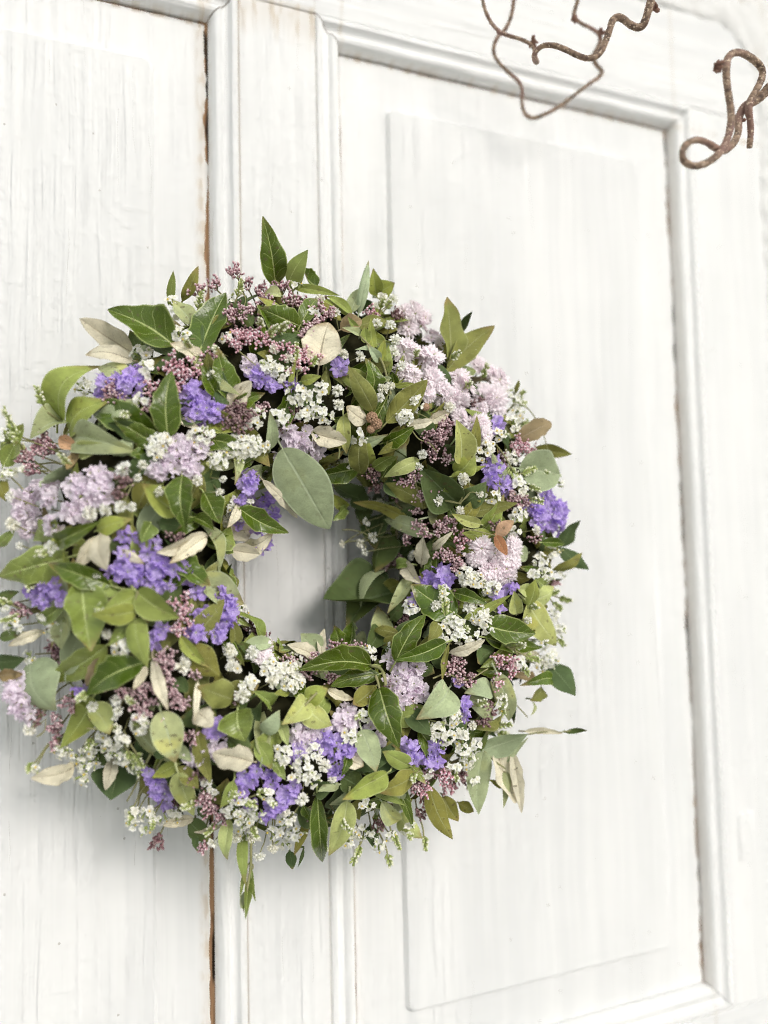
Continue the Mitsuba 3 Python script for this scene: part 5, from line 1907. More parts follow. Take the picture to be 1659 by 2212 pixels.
labels[DOOR] = {'label': 'old white painted panelled door with a flower wreath hanging on it', 'category': 'door'}
LX0, LX1, RX0, RX1 = -.4625, -.1045, -.0470, .3110
board('stile', -.535, LX0, ZB, ZT - .0009, True)
board('stile', LX1, RX0, ZB, ZT - .0009, True, label='centre stile between the two panels')
board('stile', RX1, .430, ZB, ZT - .0009, True)
board('rail', -.535, .430, ZT, .530, False)
board('rail', -.535, .430, -.560, ZB - .0004, False)
panel(LX0 + MW, LX1 - MW, 3, 'right')
panel(RX0 + MW, RX1 - MW, 9, 'none')
moulding(LX0, LX1)
moulding(RX0, RX1)
# the wood behind the joints, bare where the paint has split
def strip(x0, x1, z0, z1, y, label=None):
    zs = np.linspace(z0, z1, 60); xs = np.linspace(x0, x1, 4)
    X, Z = np.meshgrid(xs, zs, indexing='ij')
    Y = y + .0008 * meshkit.fbm(np.stack([X * 400, Z * 90, X * 0], -1), 3, 4)
    return put(DOOR, 'panel_tongue', (np.stack([X, Y, Z], -1).reshape(-1, 3), grid_faces(4, 60)), 'bare_wood', label=label)
strip(LX1 - MW - .007, LX1 - MW + .004, ZB, ZT, .0101, 'brown bare wood in the split joint of the left panel')
strip(RX0 + MW - .004, RX0 + MW + .006, ZB, ZT, .0118)
strip(RX1 - MW - .006, RX1 - MW + .004, ZB, ZT, .0118)
for a, b in ((LX0, LX1), (RX0, RX1)):
    zs = np.array([ZT - MW - .006, ZT - MW + .004])
    X, Z = np.meshgrid(np.linspace(a + MW + .008, b - MW - .008, 40), zs, indexing='ij')
    put(DOOR, 'panel_tongue', (np.stack([X, X * 0 + .0121, Z], -1).reshape(-1, 3), grid_faces(40, 2)), 'bare_wood')
# backing board closes the door behind
bk = trimesh.creation.box([.94, .006, 1.06]); bk.apply_translation([-.05, .0335, -.015])
put(DOOR, 'back_board', (np.array(bk.vertices), np.array(bk.faces)), 'bare_wood', smooth=False)
# small painted keeper plate on the right stile
pl = trimesh.creation.box([.017, .0016, .040]).subdivide().subdivide().subdivide()
v = np.array(pl.vertices); v[:, 1] += .0004 * (meshkit.noise(v * 300, 2) - .5) + .0006 * np.clip((np.maximum(np.abs(v[:, 0]) / .0085, np.abs(v[:, 2]) / .020) - .8) / .2, 0, 1)
put(DOOR, 'keeper_plate', (v + np.array([.3345, -.0007, -.281]), np.array(pl.faces)), 'paint_vertical', smooth=50, label='small keeper plate painted over in white on the right stile')
for dz in (-.013, .013):
    sc = trimesh.creation.icosphere(2, .0022); q = np.array(sc.vertices) * [1, .35, 1] + np.array([.3345, -.0014, -.281 + dz])
    put(f'{DOOR}__keeper_plate', 'screw_head', (q, np.array(sc.faces)), 'paint_vertical', smooth=True)

# ------------------------------------------------------------------ rough white wall round the door
def wall_mesh():
    xo, zo, rc = .392, .460, .055                    # right side and head of the opening, rounded corner
    path = [(xo, -.60), (xo, zo - rc)] + [(xo - rc + rc * math.cos(t), zo - rc + rc * math.sin(t)) for t in np.linspace(0, math.pi / 2, 10)[1:]] + [(-.56, zo)]
    P = [np.array(path[0])]
    for a, b in zip(path[:-1], path[1:]):
        a, b = np.array(a), np.array(b); k = max(1, int(np.linalg.norm(b - a) / .004))
        P += [a + (b - a) * t for t in np.linspace(0, 1, k + 1)[1:]]
    P = np.array(P)
    T = np.gradient(P, axis=0); N = np.stack([T[:, 1], -T[:, 0]], -1); N /= np.linalg.norm(N, axis=1, keepdims=True)
    N = gaussian_filter1d(N, 3, axis=0)
    prof = [(-.002, .004), (.0, .001), (.0015, -.001), (.004, -.002), (.008, -.0025)] + [(.012 + .0045 * i, -.003) for i in range(60)]
    rows = []
    for s, y in prof:
        q = P + N * s
        rows.append(np.stack([q[:, 0], np.full(len(q), y), q[:, 1]], -1))
    v = np.stack(rows, 0)
    lump = meshkit.fbm(v * 95, 4, 6) - .5
    fine = meshkit.fbm(v * 300, 3, 2) - .5
    v[..., 1] += np.minimum(lump * .008 + fine * .0022, .003)
    v[..., 0] += (meshkit.fbm(v * 70, 3, 12) - .5) * .006
    return v.reshape(-1, 3), grid_faces(v.shape[0], v.shape[1])
put('', 'rough_wall', wall_mesh(), 'stucco', smooth=True, label='rough white rendered wall around the right side of the door', category='wall')

# ------------------------------------------------------------------ leaf materials (uv: x = along + 2 * leaf number, y = across + 2 * tint number)
TINTS = {'q': 0, 'l': 1, 'e': 2, 'p': 3, 'g': 4, 'h': 4, 'd': 5, 'c': 6, 'o': 7, 'b': 8, 'k': 9, 'r': 10}
LEAF_RGB = {0: ((.056, .098, .006), (.42, .48, .18)), 1: ((.145, .200, .048), (.48, .55, .22)), 2: ((.215, .270, .075), (.44, .49, .21)),
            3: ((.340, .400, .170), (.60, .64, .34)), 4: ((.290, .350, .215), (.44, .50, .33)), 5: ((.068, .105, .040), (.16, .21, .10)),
            6: ((.600, .560, .430), (.40, .35, .24)), 7: ((.165, .178, .050), (.32, .33, .15)), 8: ((.235, .190, .115), (.36, .30, .20)),
            9: ((.420, .290, .215), (.50, .35, .25)), 10: ((.330, .150, .075), (.45, .28, .16))}
def leaf_colour(back):
    def fn(p, n, uv):
        num, tint = dr.floor(uv.x * .5), dr.floor(uv.y * .5)
        t, v = uv.x - 2 * num, uv.y - 2 * tint
        a = dr.abs(v - .5) * 2
        base, vein = mi.Color3f(0), mi.Color3f(0)
        for k, (b, w) in LEAF_RGB.items():
            base = dr.select(dr.abs(tint - k) < .5, mi.Color3f(b), base)
            vein = dr.select(dr.abs(tint - k) < .5, mi.Color3f(w), vein)
        if back:
            base, vein = mi.Color3f(.42, .385, .255), mi.Color3f(.30, .26, .15)
        r1, r2 = cell_rand(num, 1.0, 3.0), cell_rand(num, 2.0, 5.0)
        base = base * (.96 + .42 * r1)
        base = mix(base, base * mi.Color3f(1.25, 1.02, .62), dr.select(dr.abs(tint - 6) < .5, mi.Float(0), r2 * .6))
        blot = fbm(p.x * 160, p.y * 160, p.z * 160, octaves=3)
        base = base * (.72 + .56 * blot)
        fine = noise(p.x * 1400, p.y * 1400, p.z * 1400)
        base = base * (.92 + .16 * fine)
        yel = smoothstep(.60, .78, fbm(p.x * 75 + num, p.y * 75, p.z * 75, octaves=2)) * r2
        base = mix(base, base * mi.Color3f(1.4, 1.25, .80), dr.select(tint > 5.5, mi.Float(.1), mi.Float(.7)) * yel)
        wt = .020 + .030 * (1 - t)
        mid = smoothstep(wt * 1.6, wt * .6, a)
        ph = t * (5.0 + 3 * r1) - a * (1.0 + .8 * r2) + .45 * a * a + .22 * dr.select(v > .5, mi.Float(1), mi.Float(0)) + .5 * noise(t * 6 + num, v * 4)
        sv = dr.abs(ph - dr.floor(ph) - .5)
        side = smoothstep(.455, .495, sv) * smoothstep(1.0, .6, a) * (.22 + .35 * r2)
        ph2 = t * 23 + v * 9 + 2 * noise(t * 14 + num, v * 14)
        net = smoothstep(.42, .5, dr.abs(ph2 - dr.floor(ph2) - .5)) * .16
        soft = dr.select((tint > 1.5) & (tint < 5.5), mi.Float(.38), mi.Float(1.0))
        c = mix(base, vein, dr.clip(dr.maximum(mid * (.55 + .45 * soft), (side + net) * soft), 0, .9))
        rim = smoothstep(.90, .975, a)
        c = mix(c, vein * 1.15, rim * .6)
        dry = smoothstep(.80, 1.02, t + .25 * (fbm(p.x * 240, p.y * 240, p.z * 240) - .5) + .10 * a) * smoothstep(.35, .9, r1)
        c = mix(c, mi.Color3f(.30, .21, .09), dry * .7)
        spot = smoothstep(.80, .86, noise(p.x * 420 + 9 * num, p.y * 420, p.z * 420)) * r2
        return mix(c, mi.Color3f(.10, .075, .035), spot * .75)
    return fn
def leaf_bump(p, n, uv):
    num, tint = dr.floor(uv.x * .5), dr.floor(uv.y * .5)
    t, v = uv.x - 2 * num, uv.y - 2 * tint
    a = dr.abs(v - .5) * 2
    r1 = cell_rand(num, 1.0, 3.0)
    ph = t * (5.0 + 3 * r1) - a * (1.0 + .8 * cell_rand(num, 2.0, 5.0)) + .45 * a * a + .22 * dr.select(v > .5, mi.Float(1), mi.Float(0)) + .5 * noise(t * 6 + num, v * 4)
    sv = dr.abs(ph - dr.floor(ph) - .5)
    return -smoothstep(.30, .5, sv) * .35 - smoothstep(.10, .0, a) * .7 + .5 * fbm(p.x * 700, p.y * 700, p.z * 700, octaves=2)
front, back = proc(leaf_colour(False)), proc(leaf_colour(True))
bump = proc(leaf_bump, eps=2.5e-4)
def leaf_bsdf(col, rough, spec, coat=0.0):
    return {'type': 'bumpmap', 'scale': 0.00035, 'tex': bump, 'b': {'type': 'principled', 'base_color': col, 'roughness': rough, 'specular': spec, 'clearcoat': coat, 'clearcoat_gloss': .8}}
scene['glossy_leaf'] = {'type': 'twosided', 'a': leaf_bsdf(front, .27, .42, .15), 'b': leaf_bsdf(back, .75, .2)}
scene['matte_leaf'] = {'type': 'twosided', 'a': leaf_bsdf(front, .65, .18)}

# ------------------------------------------------------------------ petal materials (uv.x = from throat to rim, uv.y = floret number)
def petal(inner, outer, var):
    def fn(p, n, uv):
        r1 = cell_rand(dr.floor(uv.y * 97), 3.0, 1.0)
        r = dr.clip(uv.x, 0, 1)
        c = mix(inner, outer, smoothstep(.05, .75, r))
        c = mix(c, var, .65 * r1 * smoothstep(.0, .6, fbm(p.x * 260, p.y * 260, p.z * 260, octaves=2)))
        return c * (.86 + .28 * noise(p.x * 900, p.y * 900, p.z * 900))
    return fn
def thin(col, rough=.55, trans=.8):
    return {'type': 'principledthin', 'base_color': proc(col), 'roughness': rough, 'diff_trans': trans, 'spec_trans': 0.0, 'eta': 1.35}
scene['purple_petal'] = thin(petal((.66, .57, .80), (.52, .37, .84), (.75, .65, .93)), trans=.5)
scene['lilac_petal'] = thin(petal((.78, .69, .73), (.87, .78, .88), (.92, .86, .92)), trans=.45)
scene['pink_petal'] = thin(petal((.86, .74, .77), (.94, .86, .905), (.95, .90, .92)), trans=.25)
scene['white_petal'] = thin(petal((.74, .75, .56), (.93, .93, .89), (.91, .88, .76)), trans=.3)
def yellow(p, n, uv): return mix((.80, .58, .05), (.90, .74, .25), noise(p.x * 800, p.z * 800))
scene['yellow_throat'] = {'type': 'twosided', 'a': {'type': 'diffuse', 'reflectance': proc(yellow)}}
def mauve(p, n, uv):                                   # uv.x along the bud, uv.y tint
    r = cell_rand(dr.floor(uv.y * 211), 5.0, 2.0)
    c = mix((.20, .085, .095), (.58, .32, .38), smoothstep(.1, .7, uv.x))
    c = mix(c, (.88, .74, .74), smoothstep(.62, .9, uv.x) * (.35 + .65 * r))
    return c * (.7 + .4 * r)
scene['mauve_bud'] = {'type': 'twosided', 'a': {'type': 'principled', 'base_color': proc(mauve), 'roughness': .7, 'specular': .2}}
def mauve_dark(p, n, uv): return mauve(p, n, uv) * mi.Color3f(.50, .46, .44)
scene['dry_mauve_bud'] = {'type': 'twosided', 'a': {'type': 'principled', 'base_color': proc(mauve_dark), 'roughness': .8, 'specular': .15}}
def mauve_pink(p, n, uv): return dr.minimum(mauve(p, n, uv) * mi.Color3f(1.35, 1.22, 1.26), .88)
scene['pink_bud'] = {'type': 'twosided', 'a': {'type': 'principled', 'base_color': proc(mauve_pink), 'roughness': .7, 'specular': .2}}
def green_bud(p, n, uv):
    c = mix((.22, .29, .07), (.46, .52, .20), cell_rand(dr.floor(uv.y * 131), 2.0, 2.0))
    return mix(c, (.84, .83, .68), smoothstep(.55, .85, uv.x))
scene['green_bud'] = {'type': 'twosided', 'a': {'type': 'principled', 'base_color': proc(green_bud), 'roughness': .6, 'specular': .25}}
def stem_colour(p, n, uv): return mix((.20, .22, .09), (.40, .37, .20), fbm(p.x * 130, p.y * 130, p.z * 130))
scene['stem'] = {'type': 'twosided', 'a': {'type': 'diffuse', 'reflectance': proc(stem_colour)}}
def bed(p, n, uv): return mix((.010, .011, .006), (.045, .042, .022), fbm(p.x * 240, p.y * 240, p.z * 240, octaves=3))  # near-black, so the deep shade between leaves is put into the ring colour
scene['gap_shade_core'] = {'type': 'twosided', 'a': {'type': 'diffuse', 'reflectance': proc(bed)}}
def conecol(p, n, uv): return mix((.14, .075, .045), (.46, .30, .20), uv.x)
scene['cone_scale'] = {'type': 'twosided', 'a': {'type': 'diffuse', 'reflectance': proc(conecol)}}

# ------------------------------------------------------------------ the wreath
WREATH = 'floral_wreath'
labels[WREATH] = {'label': 'dried flower and leaf wreath in purple, pink, white and green hanging on the white door', 'category': 'wreath'}
CENTRE, RING, TUBE_R, TUBE_D = np.array([-.064, -.045, -.033]), .115, .058, .045

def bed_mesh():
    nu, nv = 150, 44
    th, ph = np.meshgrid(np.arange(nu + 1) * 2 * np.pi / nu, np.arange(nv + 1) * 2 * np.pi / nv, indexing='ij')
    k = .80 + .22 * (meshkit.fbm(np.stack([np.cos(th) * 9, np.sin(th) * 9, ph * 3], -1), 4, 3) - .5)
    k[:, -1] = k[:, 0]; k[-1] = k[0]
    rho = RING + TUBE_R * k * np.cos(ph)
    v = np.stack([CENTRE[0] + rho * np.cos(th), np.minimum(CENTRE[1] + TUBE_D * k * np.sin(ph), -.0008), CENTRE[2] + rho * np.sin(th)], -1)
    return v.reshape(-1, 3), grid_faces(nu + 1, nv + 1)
put(WREATH, 'moss_ring', bed_mesh(), 'gap_shade_core', smooth=True)  # core of the wreath, coloured dark to stand for shade in the gaps

def leaf_shape(kind, t):
    if kind in 'ql':                                   # holm oak: widest below the middle, pointed, a few blunt teeth
        w = np.sin(np.pi * np.clip(t, 0, 1) ** .78) ** .82 * (1 - .30 * t)
        return w / .86
    if kind in 'ed':
        w = np.sin(np.pi * t ** .74) ** .74 * (1 - .18 * t - .30 * t ** 5)
        return w / .92
    if kind in 'pg':
        w = np.sin(np.pi * t ** .70) ** .66 * (1 - .10 * t - .42 * t ** 5)
        return w / .95
    if kind == 'h':
        return t ** .6 * (1 - t) ** .8 / .395
    if kind == 'o':
        return np.sin(np.pi * t ** .85) ** .85
    w = np.sin(np.pi * t ** .85) ** .72 * (1 - .15 * t)
    return w / .93

NAME = {'q': 'oak_leaf', 'l': 'oak_leaf', 'e': 'eucalyptus_leaf', 'p': 'eucalyptus_leaf', 'g': 'eucalyptus_leaf', 'h': 'eucalyptus_leaf', 'd': 'eucalyptus_leaf', 'x': 'bed_leaf',
        'c': 'dried_leaf', 'o': 'olive_leaf', 'b': 'dried_leaf', 'k': 'dried_leaf', 'r': 'dried_leaf'}
def leaf_mesh(kind, b, t, n, width, number, curl):
    r = np.random.default_rng(1000 + number)
    ax, L = unit(t - b), np.linalg.norm(t - b)
    n = unit(n - ax * (n @ ax)); s = np.cross(n, ax)
    nu, nv = (34, 11)
    tt = np.concatenate([[0], np.linspace(.015, .985, nu - 2), [1.0]]); vv = np.linspace(-1, 1, nv)
    T, V = np.meshgrid(tt, vv, indexing='ij')
    half = width / 2 * np.maximum(leaf_shape(kind, T), 0.02 * (1 - T))
    if kind in 'qlcb':                                 # teeth and waves differ on the two sides
        for side in (-1, 1):
            m = (V * side > 0)
            ph, fr, am = r.uniform(0, 6.28), r.uniform(2.6, 4.4), r.uniform(.06, .22)
            tooth = (np.abs(((T * fr + ph) % 1) - .5) * 2) ** .8
            half = np.where(m, half * (1 - am * tooth * np.sin(np.pi * T)), half)
    else:
        half = half * (1 + .05 * np.sin(T * r.uniform(5, 9) + r.uniform(0, 6)) * np.sign(V))
    fold = r.uniform(.20, .85) if kind in 'qlcb' else r.uniform(-.30, .70)
    wave = r.uniform(.10, .30) if kind in 'qlcob' else r.uniform(.03, .12)
    bend = r.uniform(-.16, .26) * (1 + curl)
    cup = r.uniform(-.55, .40) * (1 + .6 * curl)
    twist = r.uniform(-.42, .42) * (1 + .6 * curl)
    if kind == 'h': bend, cup, twist, fold, wave = .05, -.12, .12, .10, .06
    x = T * L
    y = V * half
    z = np.abs(V) * half * fold + cup * half * V ** 2 * .8
    z = z + wave * half * np.sin(T * r.uniform(7, 13) + r.uniform(0, 6) + np.sign(V) * r.uniform(0, 2)) * V ** 2
    z = z + L * bend * (np.sin(np.pi * T) - .3 * T) + L * r.uniform(-.02, .02) * np.sin(T * 6.28)
    y2 = y * np.cos(twist * (T - .3)) - z * np.sin(twist * (T - .3)) * .0
    z2 = z + y * np.sin(twist * (T - .3))
    y2 = y2 + L * r.uniform(-.05, .05) * np.sin(np.pi * T)
    P = b + x[..., None] * ax + y2[..., None] * s + z2[..., None] * n
    tint = TINTS[kind]
    uv = np.stack([np.clip(T, .001, .999) + 2 * number, .5 + .499 * V + 2 * tint], -1).reshape(-1, 2)
    f = grid_faces(nu, nv)
    v = P.reshape(-1, 3)
    # stalk
    base = P[1, nv // 2]
    st, sf = tube(np.array([base - n * .0003 - ax * .0 , base - ax * L * .10 - n * .0006, base - ax * L * .2 - n * .004]), [.00055, .0006, .0007], 5)
    suv = np.tile([[.0 + 2 * number, .5 + 2 * tint]], (len(st), 1))
    f = np.vstack([f[:, [0, 2, 1]] if np.cross(v[f[300, 1]] - v[f[300, 0]], v[f[300, 2]] - v[f[300, 0]]) @ n < 0 else f, sf + len(v)])
    v = np.vstack([v, st])
    v[:, 1] = np.minimum(v[:, 1], -.0012)
    return (v, f), np.vstack([uv, suv])

for number, line in enumerate(LEAVES.strip().split('\n')):
    kind, b, t, n, w, curl = line.split()
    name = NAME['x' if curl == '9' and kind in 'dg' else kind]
    b, t, n = (np.array(list(map(float, a.split(',')))) for a in (b, t, n))
    mesh, uv = leaf_mesh(kind, b / 1e4, t / 1e4, unit(n), int(w) / 1e4, number, int(curl) % 9)
    put(WREATH, name, mesh, 'glossy_leaf' if kind in 'ql' else 'matte_leaf', smooth=True, uv=uv,
        label={'k': 'leaf turned pinkish tan', 'r': 'curled rust brown leaf'}.get(kind))

# ---- florets
def frame(n, up=(0, 0, 1)):
    n = unit(n); a = np.cross(up, n)
    if np.linalg.norm(a) < .1: a = np.cross((1, 0, 0), n)
    a = unit(a)
    return a, np.cross(n, a), n

def papery_floret(seed, lobes=5, fringe=0.0, depth=.75, crumple=.22, rings=6, segs=44, pleats=11):
    """Unit funnel with a crimped papery rim; radius 1, opening along +z."""
    r = np.random.default_rng(seed)
    th = np.arange(segs) * 2 * np.pi / segs
    rr = np.linspace(.06, 1, rings) ** .9
    R_, TH = np.meshgrid(rr, th, indexing='ij')
    ph = r.uniform(0, 6.28)
    lob = 1 - .34 * np.abs(np.sin(lobes / 2 * TH + ph)) ** 5 * R_
    edge = 1 + (fringe * r.uniform(-1, 1, segs)[None, :] + .16 * np.sin(2 * TH + r.uniform(0, 6)) + .10 * np.sin(3 * TH + r.uniform(0, 6))) * R_ ** 2
    rad = R_ * lob * edge
    saw = np.abs(((TH * pleats / (2 * np.pi) + r.uniform(0, 1)) % 1) - .5) * 4 - 1
    ruff = crumple * R_ ** 1.6 * (np.sin(lobes * TH + r.uniform(0, 6)) * .7 + np.sin(2 * TH + r.uniform(0, 6)) * .8 + saw * .55 + r.normal(0, .22, segs)[None, :])
    z = depth * R_ ** 1.2 + ruff - .25 * R_ ** 5
    tw = ruff * .45 + .25 * R_ * np.sin(3 * TH + r.uniform(0, 6))
    x, y = rad * np.cos(TH + tw), rad * np.sin(TH + tw)
    v = np.stack([x, y, z], -1).reshape(-1, 3)
    i, j = np.meshgrid(np.arange(rings - 1), np.arange(segs), indexing='ij')
    q = np.stack([i * segs + j, (i + 1) * segs + j, (i + 1) * segs + (j + 1) % segs, i * segs + (j + 1) % segs], -1).reshape(-1, 4)
    f = np.vstack([q[:, [0, 1, 2]], q[:, [0, 2, 3]]])
    return v, f, R_.reshape(-1)

def fringed_floret(seed):
    """Carnation-like: several tiers of narrow wedge petals with toothed ends."""
    r = np.random.default_rng(seed)
    V, F, U = [], [], []
    n = 0
    for tier, (count, length, lift) in enumerate(((16, 1.0, .10), (13, .88, .45), (9, .68, .85), (5, .45, 1.2))):
        for k in range(count):
            a = 2 * np.pi * (k + r.uniform(-.25, .25)) / count + tier
            L = length * r.uniform(.85, 1.1); el = lift + r.uniform(-.28, .28)
            ts = np.linspace(.05, 1, 5); ss = np.linspace(-1, 1, 5)
            T, S = np.meshgrid(ts, ss, indexing='ij')
            w = .20 * L * T ** 1.1 * r.uniform(.75, 1.3)
            tooth = 1 - .22 * T ** 6 * (np.abs(np.round(S * 2)) % 2 > .5) * r.uniform(.4, 1.6)
            rad = T * L * tooth
            pleat = .10 * L * T * np.cos(S * 3 * np.pi) * r.uniform(.5, 1.2)
            e = el * (1 - .35 * T ** 2)
            px, pz, py = rad * np.cos(e), rad * np.sin(e) + pleat, S * w
            x = px * np.cos(a) - py * np.sin(a); y = px * np.sin(a) + py * np.cos(a)
            V.append(np.stack([x, y, pz * .8], -1).reshape(-1, 3)); F.append(grid_faces(5, 5) + n); U.append(T.reshape(-1)); n += 25
    return np.vstack(V), np.vstack(F), np.hstack(U)

PAPERY = [papery_floret(40 + k, crumple=.24 + .06 * (k % 3), fringe=.09, lobes=3 + k % 3, pleats=9 + k % 5) for k in range(12)]
FRINGED = [fringed_floret(70 + k) for k in range(5)]
SMALL = [papery_floret(90 + k, depth=.50, crumple=.13, rings=4, segs=25, fringe=.05, pleats=5) for k in range(6)]

def pompon(seed):
    """Double gypsophila flower: many little spoon petals on a ball."""
    r = np.random.default_rng(seed)
    V, F, U, n = [], [], [], 0
    for k in range(46):
        zc = 1 - (k + .5) / 46 * 1.25; a = k * 2.39996 + r.uniform(-.3, .3)
        d = np.array([math.sqrt(max(0, 1 - zc * zc)) * math.cos(a), math.sqrt(max(0, 1 - zc * zc)) * math.sin(a), zc])
        d = unit(d + r.normal(0, .12, 3)); s = unit(np.cross(d, r.normal(size=3))); u = np.cross(s, d)
        L = r.uniform(.78, 1.08)
        w = r.uniform(.15, .24)
        pts = np.array([d * .2, d * L * .6 + s * w * .8 + u * .04, d * L * .6 - s * w * .8 + u * .04, d * L * .92 + s * w * .9 - u * .06, d * L * .92 - s * w * .9 - u * .06, d * L * 1.0 + u * -.10])
        V.append(pts); F.append(np.array([[0, 1, 2], [1, 3, 2], [2, 3, 4], [3, 5, 4]]) + n); U.append(np.array([.1, .6, .6, .9, .9, 1])); n += 6
    return np.vstack(V), np.vstack(F), np.hstack(U)
POMPON = [pompon(120 + k) for k in range(5)]

def spindle(b, t, rad, sides=5):
    ax = unit(t - b); a, c, _ = frame(ax, (.3, .9, .2)); L = np.linalg.norm(t - b)
    ang = np.arange(sides) * 2 * np.pi / sides
    ring = np.cos(ang)[:, None] * a + np.sin(ang)[:, None] * c
    v = np.vstack([b, b + ax * L * .35 + ring * rad * .8, b + ax * L * .78 + ring * rad, t])
    f = []
    for k in range(sides):
        m = (k + 1) % sides
        f += [[0, 1 + m, 1 + k], [1 + k, 1 + m, 1 + sides + m], [1 + k, 1 + sides + m, 1 + sides + k], [1 + sides + k, 1 + sides + m, 1 + 2 * sides]]
    return v, np.array(f), np.r_[0, np.full(sides, .35), np.full(sides, .78), 1]

def place(lib, p, n, size, spin, flat=1.0):
    v, f, u = lib
    a, c, n = frame(n)
    a2 = a * math.cos(spin) + c * math.sin(spin); c2 = np.cross(n, a2)
    return p + size * (v[:, :1] * a2 + v[:, 1:2] * c2 + flat * v[:, 2:] * n), f, u

def axes_for(n):
    """Sideways and upright directions in the cluster's own plane."""
    a, c, n = frame(n)
    return a, c, n

def scatter(k, rx, ry, gap, r):
    """k points in the unit disc kept apart (best candidate)."""
    pts = []
    for i in range(k):
        best, bd = None, -1
        for _ in range(14):
            a, q = r.uniform(0, 2 * np.pi), math.sqrt(r.uniform(0, 1))
            c = np.array([q * math.cos(a), q * math.sin(a)])
            d = min([np.hypot((c[0] - o[0]) * rx, (c[1] - o[1]) * ry) for o in pts], default=9)
            if d > bd: best, bd = c, d
        pts.append(best)
    return pts

